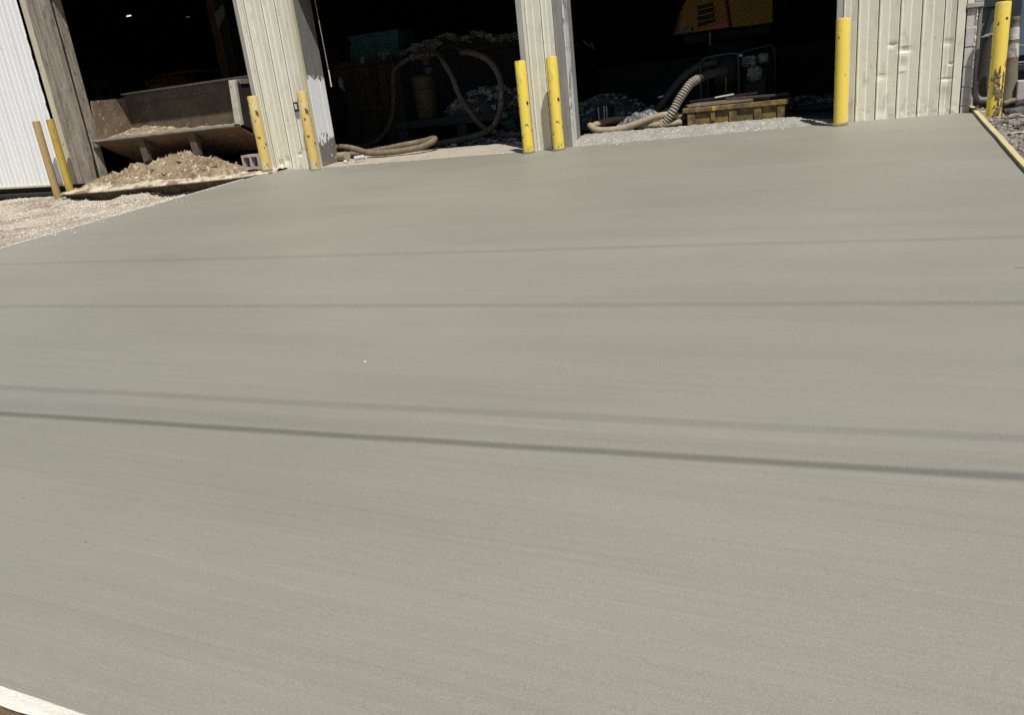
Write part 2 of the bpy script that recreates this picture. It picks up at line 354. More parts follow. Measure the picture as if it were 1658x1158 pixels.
def fx():
    if random.random() < .55:
        y = random.uniform(-4.5, -.35); x = slab_left(y)+.02+random.random()**3*.45
    else:
        x = random.uniform(-7.9, -.4); y = -.02-random.random()**3*.35
    return x, y, slab_z(x, y)
stones('edge_grit', 330, fx, 'grit strayed onto the edges of the fresh slab', 'stone', 8, .002, .011)

# ------------------------------------------------------------------ workshop floor, sills
def floor_z(x, y): return lerp(x, [(-4.3, 0.0), (-3.75, .055), (1, .055)])+.012*fbm(x, y, 2, 1.2)*min(1, max(0, y-.3))
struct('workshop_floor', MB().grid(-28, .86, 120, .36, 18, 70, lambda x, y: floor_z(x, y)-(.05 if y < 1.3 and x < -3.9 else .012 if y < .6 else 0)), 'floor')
def apron(u, v):
    x = -7.99+(3.66)*u; y = -.03+1.35*v
    z = base_z(x)-.003+(0.006-base_z(x))*min(1, v*1.5)+.006*fbm(x, y, 4, 6)+(.008 if v > .02 else 0)
    return (x, y, z)
struct('concrete_apron', MB().grid(0, 1, 80, 0, 1, 40, apron), 'apron')
def curb(u, v):
    x = -3.70+3.34*u; y = -.06+.62*v+.05*fbm(x, 1, 3, 2.5)*v*(1-v)*4
    t = max(0, math.sin(min(v/.72, 1)*math.pi/2))
    end = lerp(x, [(-1.05, 1), (-.5, .45), (-.36, .25)])
    z = base_z(x)-.012+(.082-base_z(x)+.012)*t*end+(.016*fbm(x, y, 7, 6)+.009*fbm(x, y, 2, 22))*min(1, v*6)
    return (x, y, z)
struct('concrete_sill', MB().grid(0, 1, 170, 0, 1, 34, curb), 'sill')
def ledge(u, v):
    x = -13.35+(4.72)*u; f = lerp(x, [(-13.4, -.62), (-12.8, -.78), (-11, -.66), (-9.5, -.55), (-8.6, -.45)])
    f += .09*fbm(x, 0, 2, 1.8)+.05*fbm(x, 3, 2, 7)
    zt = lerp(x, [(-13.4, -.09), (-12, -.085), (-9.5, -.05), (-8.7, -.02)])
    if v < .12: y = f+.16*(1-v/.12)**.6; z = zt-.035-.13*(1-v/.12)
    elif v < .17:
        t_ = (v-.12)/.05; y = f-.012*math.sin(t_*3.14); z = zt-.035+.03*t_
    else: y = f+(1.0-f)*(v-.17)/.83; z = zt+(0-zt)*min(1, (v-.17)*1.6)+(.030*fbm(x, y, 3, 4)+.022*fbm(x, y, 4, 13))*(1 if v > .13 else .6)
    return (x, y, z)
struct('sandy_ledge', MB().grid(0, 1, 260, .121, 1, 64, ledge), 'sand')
struct('ledge_undercut_shade', MB().grid(0, 1, 260, 0, .121, 8, ledge), mat('shade_dark_soil', (.13, .095, .065), (.07, .05, .035), 5, .95, 1, 50, (.26, .21, .15), 20, .60, .68, bdist=.03))  # undercut soil face, coloured darker to paint in the shade below the ledge lip

# ------------------------------------------------------------------ the workshop building
B = thing('workshop_building', (-6, 0, 0), 'cream ribbed metal workshop building with three dark open bays', 'building')
def siding(x0, x1, z0=-.12, z1=5.4, flip=1, dents=(), nz=1, amp=.018, name='siding_panel', m='cream', y0=0, gap=.0012):
    """one ribbed strip: flat pan, crease, raking facet, small return; a 5 mm gap shows at the seam"""
    a, b = x0+gap, x1-gap; p = b-a
    prof = [(0, .006), (.012, 0), (.05, -.008), (.10, -.009), (.14, 0), (.50, -.009), (.55, -.003), (.97, -amp), (.995, -amp*.8), (1, -amp*.2)]
    if p < .09: prof = [(0, .01), (.1, 0), (.9, 0), (1, .01)]
    # subdivide the profile so that dents have something to move
    pr = []
    for (u0_, d0), (u1_, d1) in zip(prof, prof[1:]):
        k = 5 if nz > 1 and u1_-u0_ > .2 else 1
        for i in range(k): t = i/k; pr.append((u0_+(u1_-u0_)*t, d0+(d1-d0)*t))
    pr.append(prof[-1])
    zs = [z0, z1] if nz == 1 else [z0+(1.6-z0)*i/nz for i in range(nz+1)]+[z1]
    mb = MB(); o = []; fs = []; n = len(pr)
    for z in zs:
        for u, d in pr:
            x = a+p*u; y = y0+d
            for dx, dz, rx, rz, am in dents: y += am*math.exp(-((x-dx)/rx)**2-((z-dz)/rz)**2)
            if nz > 1: y += .012*fbm(x, z, 4, 8)*max(0, 1-z/.3)**2+.003*fbm(x, z, 6, 2)
            o.append((x, y, z))
    for j in range(len(zs)-1):
        for i in range(n-1): q = j*n+i; fs.append((q, q+1, q+n+1, q+n))
    mb.add(o, fs)
    return obj(name, mb, m, B)
# right wall
D3 = [(.17, .80, .04, .022, .02), (.29, .735, .05, .016, .030), (.29, .67, .06, .05, -.012), (.07, .475, .05, .03, .011), (.71, .76, .05, .03, .011), (.72, .372, .06, .012, .014), (.72, .31, .06, .06, -.010), (.76, .54, .02, .012, .02), (.28, .52, .04, .02, -.01)]
obj('jamb_trim', MB().box(-.42, -.352, .004, .30, -.1, 5.4), 'trim', B, .006)
RS = [-.352, -.2, .015, .23, .445, .665, .78, .872]
for a, b in zip(RS, RS[1:]): siding(a, b, dents=D3, nz=64, z0=-.1, gap=.0028, amp=.024)
# blocks of the end pier
for k in range(5):
    z0 = -.18+.205*k+.045
    mb = MB().box(.882, .972, .008+.004*(k % 2), .19, z0+.006, z0+.200)
    obj('concrete_block', mb, 'block', B, .006)
obj('mortar_joint', MB().box(.884, .966, .022, .18, -.14, 1.075), 'block', B)
mb = MB(); random.seed(5)
for k in range(26):
    z = .1+.96*random.random(); mb.rock((.975, .006, z), .008, .006, random.uniform(.012, .035), k, 1, .6)
obj('mortar_smear', mb, 'mortar', B)['kind'] = 'stuff'
obj('concrete_lintel', MB().box(.872, 1.03, -.012, .3, 1.08, 1.128), 'trim', B, .006)
obj('corner_post', MB().box(.945, 1.03, .0, .3, 1.131, 5.4), 'trim', B, .006)
siding(.874, .943, z0=1.13, amp=.012)
# middle pillar
obj('jamb_trim', MB().box(-4.36, -4.285, .006, .30, -.1, 5.4), 'trim', B, .006)
siding(-4.283, -4.235, amp=.01); siding(-4.235, -4.01, nz=30); siding(-4.01, -3.845, nz=30)
obj('jamb_board', MB().box(-3.842, -3.715, -.012, .10, -.1, 5.4), 'greywood', B, .006)
mb = MB(); mb.box(-3.712, -3.688, -.004, .14, -.1, 5.4); obj('edge_board', mb, mat('flaking_white', (.66, .67, .67), (.50, .50, .49), 5, .8, .5, 30, (.24, .23, .215), 7, .54, .60, stretch=(5, 5, .5), sstretch=(2, 2, .7)), B, .004)
obj('edge_board', MB().box(-3.84, -3.70, .145, .32, -.1, 5.4), 'greywood', B, .004)
# left pillar
obj('jamb_trim', MB().box(-9.075, -8.99, .01, .30, -.1, 5.4), 'trim', B, .006)
P1 = [-8.985, -8.86, -8.78, -8.53, -8.28, -8.035]
D1 = [(-8.3, .18, .07, .03, .02), (-8.6, .1, .06, .05, .02), (-8.75, .06, .05, .04, .025)]
for a, b in zip(P1, P1[1:]): siding(a, b, nz=40, dents=D1)
obj('corner_trim', MB().box(-8.032, -7.965, -.02, .05, -.12, 5.4), 'creamtrim', B, .005)
obj('lap_patch', MB().prism([(-8.275, -.12), (-8.135, -.12), (-8.14, .225), (-8.26, .235)], 1, -.040, -.034), 'cream', B)
for k, (a, b) in enumerate([(.053, .20), (.205, .34), (.345, .47)]):
    obj('jamb_board', MB().box(-8.0, -7.958-.004*(k == 1), a, b, -.12, 5.4), 'peel' if k < 3 else 'greywood', B, .005)
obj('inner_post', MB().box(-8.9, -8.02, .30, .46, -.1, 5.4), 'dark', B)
# left jamb
obj('cream_trim', MB().box(-13.80, -13.66, -.03, .05, .0, 5.4), 'creamtrim', B, .01)
for k, (a, b, y) in enumerate([(-13.655, -13.505, -.03), (-13.483, -13.35, .0), (-13.328, -13.19, -.022)]):
    mb = MB(); nz = 30; o = []; fs = []
    for i in range(nz+1):
        z = .0+5.4*(i/nz)**1.5
        j = .006*fbm(z, k, 1, 3); c = .05*max(0, 1-z/.5)*(k == 2)
        for (x, yy) in ((a, y+j), (b-c+j, y+j), (b-c+j, y+.12), (a, y+.12)): o.append((x, yy, z))
    for i in range(nz):
        for q in range(4): fs.append((i*4+q, i*4+(q+1) % 4, i*4+4+(q+1) % 4, i*4+4+q))
    obj('jamb_board', mb.add(o, fs), 'oldwood', B, .006)
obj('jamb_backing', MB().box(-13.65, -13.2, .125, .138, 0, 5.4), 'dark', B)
obj('jamb_board', MB().box(-13.32, -13.17, .14, .30, 0, 5.4), 'oldwood', B, .006)
# headers, upper wall and shell
obj('header_beam', MB().box(-7.955, -4.362, .02, .30, 2.75, 3.7), 'trim', B, .006)
obj('header_beam', MB().box(-3.685, -.422, .02, .30, 2.75, 3.7), 'trim', B, .006)
obj('header_beam', MB().box(-13.16, -9.08, .02, .30, 3.38, 4.3), 'trim', B, .006)
for a, b, z in ((-7.955, -4.362, 3.70), (-3.685, -.422, 3.70), (-13.16, -9.08, 4.30)):
    obj('upper_siding', MB().box(a, b, .03, .28, z+.002, 5.4), 'cream', B)
obj('upper_siding', MB().box(-28, 1.03, .0, .3, 5.402, 6.6), 'cream', B)
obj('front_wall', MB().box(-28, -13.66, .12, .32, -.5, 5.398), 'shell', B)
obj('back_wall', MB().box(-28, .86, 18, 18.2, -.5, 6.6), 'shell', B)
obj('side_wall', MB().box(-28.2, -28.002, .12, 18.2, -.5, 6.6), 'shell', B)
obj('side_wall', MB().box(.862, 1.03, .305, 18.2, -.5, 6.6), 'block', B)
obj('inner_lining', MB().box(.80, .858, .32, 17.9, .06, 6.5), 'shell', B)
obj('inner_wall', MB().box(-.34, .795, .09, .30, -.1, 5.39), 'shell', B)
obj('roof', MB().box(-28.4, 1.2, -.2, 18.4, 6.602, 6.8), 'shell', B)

# the white sliding door left of the first bay
WD = thing('sliding_door', (-15, -.06, 0), 'white corrugated metal door hanging above a dark gap left of the timber jamb', 'door')
x = -18.6; k = 0
while x < -13.9:
    x1 = min(x+.395, -13.803); mb = MB(); o = []; fs = []
    pr = []; nrib = 3
    pw = (x1-x)
    for i in range(nrib):
        b0 = i/nrib; s_ = 1/nrib
        pr += [(b0, 0), (b0+.50*s_, 0), (b0+.58*s_, -.008), (b0+.72*s_, -.008), (b0+.80*s_, 0)]
    pr.append((1, 0))
    zs = [.07+.0*x, 1.2, 2.4, 4.6]
    for z in zs:
        for u, d in pr:
            xx = x+.002+(pw-.004)*u; zz = z if z > .1 else .055-.04*(xx+16)/2.2
            yy = -.036+d
            if xx > -14.05 and z > 1: yy += 0
            o.append((xx, yy, zz))
    n = len(pr)
    for j in range(len(zs)-1):
        for i in range(n-1): q = j*n+i; fs.append((q, q+1, q+n+1, q+n))
    obj('door_panel', mb.add(o, fs), 'white', WD); x = x1; k += 1
mb = MB(); mb.bar((-18.6, -.03, .055+.04*2.6/2.2-.012), (-13.82, -.03, .055-.04*2.18/2.2-.012), .07, .035); obj('bottom_rail', mb, 'creamtrim', WD)
mb = MB()
for i in range(9):
    z = 2.55-.14*i; mb.rock((-13.845+.010*math.sin(i*2.1), -.047, z), .013, .005, .085, i, 1, .5)
obj('rust_slit', mb, 'black', WD)
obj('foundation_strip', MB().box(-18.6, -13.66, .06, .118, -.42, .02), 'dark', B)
o = tag(obj('foundation_pipe', MB().tube([(-18.6, -.0, -.11), (-16, .0, -.12), (-13.75, .0, -.15)], .045), 'black', loc=(-16, 0, -.12)), 'black pipe lying in the dark gap under the white door', 'pipe')

# ------------------------------------------------------------------ bollards
def bollard(x, y, z, h, r, m, label, collar=True, tilt=(0, 0), mud=0, hole=False):
    t = thing('bollard', (x, y, z), label, 'bollard', 'steel bollards guarding the bay jambs')
    top = h
    mb = MB().lathe([(r, -.25), (r, h*.25), (r*1.004, h*.5), (r, top-.012), (r*.97, top)], (x, y, z), 28)
    obj('post', mb, m, t)
    mb = MB().lathe([(r*.95, top+.0005), (r*.85, top+.004), (r*.5, top+.007), (.004, top+.008)], (x, y, z), 24); obj('cap', mb, m, t)
    if collar:
        mb = MB(); o = []; fs = []
        for j, (rr, hh) in enumerate([(r*1.28, -.05), (r*1.2, .003), (r*1.1, .014), (r*.98, .02)]):
            for k in range(28):
                a = k*2*math.pi/28; q = 1+.10*noise.noise(Vector((math.cos(a)*2, math.sin(a)*2, x)))
                o.append((x+rr*q*math.cos(a), y+rr*q*math.sin(a), z+hh*(1+.4*noise.noise(Vector((math.cos(a), math.sin(a), x*3))))))
        for j in range(3):
            for k in range(28): fs.append((j*28+k, j*28+(k+1) % 28, (j+1)*28+(k+1) % 28, (j+1)*28+k))
        obj('collar', mb.add(o, fs, True), 'mud' if mud else 'pinewet', t)
    if mud > 1:
        mb = MB(); random.seed(int(abs(x)*50))
        for i in range(40):
            hh = .02+.55*random.random()**1.3; a = -math.pi/2+random.gauss(.25, .45)
            mb.rock((x+r*.985*math.cos(a), y+r*.985*math.sin(a), z+hh), .018*random.uniform(.5, 1.2), .016, .05*random.uniform(.4, 1.2), i, 1, .5)
        obj('mud_crust', mb, 'mud', t)
    if hole: obj('bolt_hole', MB().lathe([(.012, 0), (.012, -.004)], (x+.035, y-r*.90, z+h-.16), 12, 1), 'black', t)
    t.rotation_euler = (tilt[0], tilt[1], 0)
    return t
bollard(-8.845, -.25, -.005, 1.135, .078, 'y_worn', 'worn yellow bollard at the left edge of the ribbed pillar beside the loader bucket', mud=1)
bollard(-7.885, -.25, -.06, 1.165, .076, 'y_worn', 'scraped pale yellow bollard by the right corner of the ribbed pillar with peeling white jamb')
bollard(-4.262, -.25, -.045, 1.175, .074, 'y_chip', 'bright yellow bollard with black chips at the left side of the narrow middle pillar')
bollard(-3.818, -.25, -.04, 1.17, .074, 'y_chip', 'bright yellow bollard on the right side of the narrow middle pillar casting a rounded shadow')
bollard(-.34, -.25, -.005, 1.135, .074, 'y_clean', 'clean yellow bollard at the left end of the dented cream wall')
bollard(1.185, -.2, -.06, 1.15, .073, 'y_clean', 'mud caked yellow bollard outside the slab next to the grimy delineator post', False, mud=2, hole=True)
bollard(-13.80, -.38, -.24, 1.42, .066, 'y_brown', 'brown stained bollard standing in gravel in front of the white metal door, the left one', False)
bollard(-13.42, -.38, -.2, 1.38, .066, 'y_mud', 'muddy yellow bollard in front of the weathered timber jamb, right of the brown one', False)

# latch on the ribbed pillar, pull cord in the second bay
t = thing('door_latch', (-8.19, -.03, .9), 'small dark metal latch plate fixed on the ribbed pillar beside the bollard', 'latch')
obj('plate', MB().box(-8.235, -8.155, -.052, -.036, .83, .975), 'darksteel', t, .006)
obj('slot', MB().box(-8.215, -8.175, -.060, -.0525, .865, .945), 'mortar', t, .004)
t = thing('pull_cord', (-7.73, .3, 3.4), 'thin pull cord with a chain end hanging in the second bay', 'cord')
obj('rope', MB().tube([(-7.76, .3, 3.41), (-7.75, .3, 2.39), (-7.725, .3, 1.4)], .008, 6, .3), 'steelgrey', t)
mb = MB()
for i in range(9): mb.lathe([(.006, 0), (.013, .012), (.006, .026)], (-7.722, .3, 1.36-.028*i), 8)
obj('chain_end', mb, 'white_pl', t)

# ------------------------------------------------------------------ first bay: loader with bucket, dirt, block
Ld = thing('wheel_loader', (-11.4, 1, 0), 'wheel loader parked in the left bay holding up its dirt-stained wide bucket', 'loader')
X0, X1 = -13.12, -9.62
back = MB().prism([(1.02, .42), (1.08, .42), (1.12, 1.50), (1.06, 1.50)], 0, X0, X1)
bk = obj('bucket', back, 'rustdark', Ld)
obj('top_lip', MB().box(X0, X1, 1.0, 1.14, 1.502, 1.535), 'steelgrey', bk, .006)
obj('weld_seam', MB().box(X0, -10.9, 1.036, 1.05, 1.30, 1.312), 'rust', bk)
def plate(x0, x1, a, b, th): # plate between (y,z) points
    d = Vector((0, b[0]-a[0], b[1]-a[1])).normalized(); nn = Vector((0, -d.z, d.y))*th
    return MB().prism([a, b, (b[0]+nn.y, b[1]+nn.z), (a[0]+nn.y, a[1]+nn.z)], 0, x0, x1)
cuts = [X0, -11.95, -10.72, X1]
for a, b in zip(cuts, cuts[1:]):
    obj('underside_plate', plate(a+.004, b-.004, (.12, .715), (.95, .27), .03), 'rust', Ld)
obj('bucket_heel', plate(X0, X1, (.95, .272), (1.03, .44), .03), 'rust', Ld)
mb = MB(); o = []; fs = []; nn = 60
for i in range(nn+1):
    x = X0+(X1-X0)*i/nn; j = .012*fbm(x, 0, 1, 5)
    for y, z in ((.08, .722+j*.5), (.085, .755+j), (.22, .735+j), (.22, .68)): o.append((x, y, z))
for i in range(nn):
    for q in range(4): fs.append((i*4+q, i*4+(q+1) % 4, i*4+4+(q+1) % 4, i*4+4+q))
obj('cutting_edge', mb.add(o, fs), 'steelgrey', Ld)
for x in (-11.95, -10.72):
    obj('stiffener', MB().prism([(x-.085, .70), (x+.085, .70), (x+.08, .30), (x-.05, .26)], 1, .16, .27), 'rustdark', Ld, .01)
sp = obj('side_plate', MB().prism([(.34, .70), (1.1, .40), (1.12, 1.42), (.34, 1.40)], 0, -9.66, -9.625), 'darksteel', Ld)
obj('front_post', MB().prism([(.20, .72), (.27, .72), (.33, 1.44), (.26, 1.44)], 0, -9.73, -9.60), mat('pale_dusty_frame', (.52, .48, .41), (.36, .33, .28), 5, .8, .4, 30, (.20, .16, .12), 10, .62, .7), Ld, .008)
obj('top_bar', MB().box(-9.73, -9.60, .40, 1.1, 1.37, 1.45), M['plank'], Ld, .006)
for k, (y0_, y1_, z0_, z1_) in enumerate([(.50, .66, .95, 1.12), (.48, .62, .55, .92), (.72, .80, .6, 1.2)]):
    obj('wear_plate', MB().box(-9.623, -9.605-.004*k, y0_, y1_, z0_, z1_), 'steelgrey' if k < 2 else 'darksteel', Ld, .004)
obj('side_plate', MB().prism([(.2, .70), (1.1, .40), (1.12, 1.45), (.30, 1.43)], 0, X0, X0+.04), mat('mud_caked_side', (.22, .165, .11), (.11, .078, .052), 4, .95, 1, 30, (.40, .33, .24), 13, .58, .68), Ld)
for x in (-12.2, -10.4): obj('lift_arm', MB().bar((x, 1.12, .75), (x, 4.2, 1.9), .22, .4), 'dark', Ld, .02)
obj('front_frame', MB().box(-12.6, -11.3, 3.0, 4.6, .6, 1.6), 'darksteel', Ld, .03)
cb = obj('cab', MB().box(-13.02, -11.35, 4.2, 7.2, 1.2, 3.5), 'darksteel', Ld, .04)
obj('cab_post', MB().box(-13.26, -13.03, 3.9, 4.15, 1.2, 3.6), mat('rust_brown_paint', (.17, .075, .03), (.10, .045, .022), 4, .7), cb, .02)
obj('cab_post', MB().box(-13.02, -12.80, 3.92, 4.18, 1.2, 3.6), 'darksteel', cb, .02)
obj('bracket', MB().prism([(-13.02, 2.75), (-12.75, 3.0), (-12.75, 3.2), (-13.02, 3.05)], 1, 3.85, 3.9), 'steelgrey', cb)
for x in (-12.75, -10.3):
    for y in (3.2, 6.2):
        wh = obj('wheel', MB().lathe([(.45, 0), (.75, .03), (.8, .12), (.8, .38), (.75, .47), (.45, .5)], (x-.25, y, .82), 28, 0), 'black', Ld)
        obj('rim', MB().lathe([(.42, -.01), (.42, .51)], (x-.25, y, .82), 20, 0), 'dark', wh)
# dirt lying in the bucket and the pile before it
def bd(u, v):
    x = X0+.05+(X1-X0-.12)*u; y = .2+.86*v
    f = lerp(x, [(-13.1, .14), (-12.6, .15), (-12.2, .10), (-11.7, .03), (-10, .01)])
    return (x, y, .72+.03*v+f*v+.03*fbm(x, y, 4, 5)*(1 if v > .02 else .3))
tag(obj('bucket_load', MB().grid(0, 1, 90, 0, 1, 24, bd), 'dirt', loc=(-11.4, .7, .7)), 'brown dirt left lying inside the raised loader bucket', 'dirt')
RG = [(-13.45, -.06), (-13.15, .03), (-12.87, .14), (-12.2, .29), (-11.62, .37), (-11.3, .42), (-11.04, .47), (-10.6, .44), (-10.3, .35), (-9.74, .20), (-9.32, .07), (-9.1, -.01)]
def pile(u, v):
    x = -13.55+4.5*u; y = -.50+1.3*v; h = lerp(x+.22, RG)*.86
    yc = .20+.07*math.sin(x*2); b0 = lerp(x, [(-13.4, -.11), (-9.5, -.07), (-8.9, -.03)])
    d = (y-yc)/(.42+.10*fbm(x, 2, 3, 1.5) if y < yc else .5)
    s = max(0, 1-abs(d))**.9
    z = b0-.02+(h-b0)*s+(.06*fbm(x, y, 1, 3.2)+.055*fbm(x, y, 6, 7, 4)+.022*fbm(x, y, 8, 18, 5))*min(1, s*3)
    return (x, y, z)
DP = tag(obj('dirt_pile', MB().grid(0, 1, 360, 0, 1, 130, pile), 'dirt', loc=(-11.3, 0, 0)), 'heap of crumbly brown dirt and rubble spilled under the loader bucket', 'dirt pile')
random.seed(11); mb = MB(); tmpl = MB().rock((0, 0, 0), 1, 1, 1, 2, 1, .5)
for _ in range(2600):
    u, v = random.random(), .05+.62*random.random(); x, y, z = pile(u, v); r = .004+.022*random.random()**6
    q = Matrix.Rotation(random.random()*6.28, 3, 'Z') @ Matrix.Rotation(random.random()*6.28, 3, 'X')
    mb.add([q @ Vector((a.x*r*1.3, a.y*r, a.z*r*.8))+Vector((x, y, z+r*.2)) for a in tmpl.v], tmpl.f)
o = obj('pebbles', mb, 'pebble', DP); o['kind'] = 'stuff'
for k, (u, v, r) in enumerate([(.42, .42, .05), (.55, .48, .06), (.63, .45, .055), (.30, .40, .04), (.75, .40, .045), (.50, .33, .04)]):
    x, y, z = pile(u, v); obj('clod', MB().rock((x, y, z), r*1.3, r, r*.8, k+3, 2, .5), 'dirt', DP)
t = thing('hollow_block', (-9.25, -.1, .02), 'hollow concrete block lying with two open cores beside the worn yellow bollard', 'concrete block')
x0, x1, z0, z1 = -9.43, -9.07, .02, .25
hb = MB(); hb.box(x0, x1, -.14, .06, z0, z0+.035).box(x0, x1, -.14, .06, z1-.035, z1)
for a in (x0, (x0+x1)/2-.018, x1-.036): hb.box(a, a+.036, -.14, .06, z0+.036, z1-.036)
obj('block_shell', hb, mat('pinkish_block', (.42, .36, .33), (.33, .28, .255), 14, .95, .5, 60), t)
# dim things behind the bucket
t = thing('ribbed_tank', (-19.6, 5.6, 0), 'black ribbed tank arching in the dark at the far left of the bay', 'tank')
obj('tank_body', MB().lathe([(.86, -1.0), (.86, 1.0)], (-19.9, 6.0, 1.85), 32, 1), 'darksteel', t)
for k in range(6): obj('tank_rib', MB().lathe([(.87, 0), (.93, .03), (.93, .07), (.87, .1)], (-19.9, 5.0+.36*k, 1.85), 40, 1), mat('rib_grey_%d' % k, (.10, .10, .11), None, 4, .5) if k == 0 else bpy.data.materials['rib_grey_0'], t)
t = thing('yellow_stand', (-18.7, 5, 0), 'yellow T-shaped stand in the dark behind the loader bucket', 'stand')
obj('crossbar', MB().box(-19.12, -18.25, 4.95, 5.1, 2.03, 2.19), 'excyellow', t, .01); obj('upright', MB().box(-18.78, -18.55, 4.97, 5.08, 0, 2.028), 'excyellow', t, .01)
t = thing('yellow_cabinet', (-16.4, 5, 0), 'dim yellow equipment cabinet behind the loader bucket', 'cabinet')
obj('cabinet_body', MB().box(-16.85, -15.9, 5.0, 5.9, 0, 2.06), 'excyellow', t, .02); obj('cabinet_lid', MB().box(-16.4, -15.2, 4.96, 5.95, 2.062, 2.13), 'excyellow', t, .01)
for k in range(3): obj('number_plate', MB().box(-16.62+.11*k, -16.55+.11*k, 4.985, 4.998, 1.82, 1.90), 'letters', t)
for (x, z, m, ln, lab) in ((-24.5, 4.84, 'lamp', .20, 'small bright ceiling light deep in the left bay'), (-21.75, 4.44, 'lampdim', .14, 'faint second ceiling light further right in the left bay')):
    t = thing('ceiling_light', (x, 12, z), lab, 'light', 'ceiling lights')
    obj('tube', MB().tube([(x-ln/2, 12, z), (x+ln/2, 12, z)], .022, 10, 1), m, t)
    obj('housing', MB().box(x-ln/2-.05, x+ln/2+.05, 11.93, 12.07, z+.045, z+.10), 'dark', t, .01)
    obj('hanger', MB().box(x-.01, x+.01, 11.99, 12.01, z+.101, 6.6), 'dark', t)

# ------------------------------------------------------------------ rubbish scraps (uncountable)
def scraps(name, zf, n, xr, yr, m, label, seed, smin=.02, smax=.09, parent=None):
    random.seed(seed); mb = MB()
    for _ in range(n):
        x = random.uniform(*xr); y = random.uniform(*yr); z = zf(x, y)
        if z is None: continue
        s = random.uniform(smin, smax); q = Matrix.Rotation(random.random()*6.28, 3, 'Z') @ Matrix.Rotation(random.uniform(-1.3, 1.3), 3, 'X')
        pts = [(-1, -.6, 0), (0, -.7, .35*random.random()), (1, -.5, 0), (1.1, .5, .3*random.random()), (0, .6, -.3*random.random()), (-.9, .6, .2)]
        mb.add([q @ Vector((a*s, b*s, c*s))+Vector((x, y, z+s*.3)) for a, b, c in pts], [(0, 1, 4, 5), (1, 2, 3, 4)])
    o = obj(name, mb, m, parent); o['kind'] = 'stuff'
    if not parent: o['label'] = label
    return o

# ------------------------------------------------------------------ second bay
def bump(x, y, cx, cy, rx, ry, h):
    d = ((x-cx)/rx)**2+((y-cy)/ry)**2
    return h*max(0, 1-d)
t = thing('steel_skid', (-7.2, 3.6, 0), 'low dark steel skid carrying the drum and rubbish in the second bay', 'skid')
obj('deck', MB().box(-8.55, -5.6, 3.25, 4.5, .30, .45), 'darksteel', t, .01)
for x in (-8.4, -7.1, -5.8): obj('skid_beam', MB().box(x-.1, x+.1, 3.3, 4.4, 0.005, .298), 'darksteel', t)
def heap2(x, y): return .45+bump(x, y, -6.75, 3.95, 1.0, .6, .40)+.05*fbm(x, y, 2, 5)
tag(obj('rubbish_heap', MB().grid(-7.75, -5.65, 50, 3.36, 4.48, 26, heap2), 'scrapdark', loc=(-6.7, 3.9, .45)), 'dark heap of plastic rubbish on the skid between the hoses', 'rubbish')
scraps('plastic_scraps', lambda x, y: heap2(x, y) if heap2(x, y) > .5 else None, 480, (-7.7, -5.7), (3.36, 4.4), 'scrap', 'pale plastic scraps heaped on the skid', 21, .02, .10)
scraps('green_scraps', lambda x, y: .05+.35*random.random(), 120, (-6.2, -5.3), (2.9, 3.6), 'scrapgreen', 'greenish plastic scraps at the right end of the skid', 22, .03, .08)
scraps('floor_scraps', lambda x, y: floor_z(x, y), 700, (-9.8, -4.4), (1.5, 3.3), 'scrap', 'scraps of litter on the dark floor of the second bay', 23, .012, .06)
t = thing('drum', (-7.97, 3.62, .45), 'tall dirty yellow drum standing on the skid in the second bay', 'drum')
obj('drum_body', MB().lathe([(.17, .452), (.20, .50), (.225, .9), (.235, 1.24)], (-7.97, 3.62, 0), 28), mat('old_yellow_drum', (.12, .085, .032), (.07, .05, .024), 4, .7, .3, 20, (.05, .038, .025), 6, .55, .65), t)
obj('drum_band', MB().lathe([(.222, .985), (.236, .995), (.236, 1.01), (.225, 1.02)], (-7.97, 3.62, 0), 28), 'darksteel', t)
obj('drum_rim', MB().lathe([(.238, 1.225), (.25, 1.24), (.25, 1.26), (.23, 1.265)], (-7.97, 3.62, 0), 28), 'darksteel', t)
t = thing('drum_pump', (-7.82, 3.45, 1.26), 'pump with a tee fitting standing on the yellow drum', 'pump')
obj('pump_motor', MB().lathe([(.10, 1.266), (.115, 1.29), (.115, 1.40), (.09, 1.42)], (-7.80, 3.6, 0), 20), mat('bluish_motor', (.05, .055, .075), (.035, .04, .05), 4, .6), t)
obj('tee', MB().lathe([(.07, 1.42), (.07, 1.52), (.10, 1.53), (.10, 1.66)], (-7.75, 3.45, 0), 18), 'hosedim', t)
obj('tee_arm', MB().lathe([(.06, -.22), (.08, -.2), (.08, -.14), (.06, -.12), (.06, .12), (.08, .14), (.08, .22)], (-7.72, 3.2, 1.58), 18, 0), 'hosedim', t)
def hose(name, pts, r, m, label, rf=None, step=.04, cat='hose'):
    if rf is None: rf = lambda l, r=r, q=pts[0][0]*9: r*(1+.07*noise.noise(Vector((l*7, q, 1)))+.04*noise.noise(Vector((l*22, q, 5))))
    return tag(obj(name, MB().tube(pts, r, 14, step, rf), m, loc=pts[0]), label, cat)
A = [(-9.9, 3.1, .06), (-9.26, 3.2, .07), (-8.88, 3.2, .19), (-8.56, 3.2, .51), (-8.43, 3.2, .94), (-8.37, 3.2, 1.32), (-8.2, 3.2, 1.48), (-7.94, 3.2, 1.57)]
hose('suction_hose', A, .045, 'hosedim', 'muddy hose dropping from the drum pump to the floor on the left')
Bp = [(-7.5, 3.2, 1.58), (-7.1, 2.75, 1.55), (-6.78, 2.3, 1.39), (-6.59, 2.2, 1.13), (-6.49, 2.2, .8), (-6.32, 2.2, .51), (-6.13, 2.2, .27), (-5.85, 2.2, .12), (-5.4, 2.2, .07), (-4.7, 2.2, .065)]
hose('suction_hose', Bp, .046, 'hosedim', 'muddy hose sloping down from the drum pump across to the right')
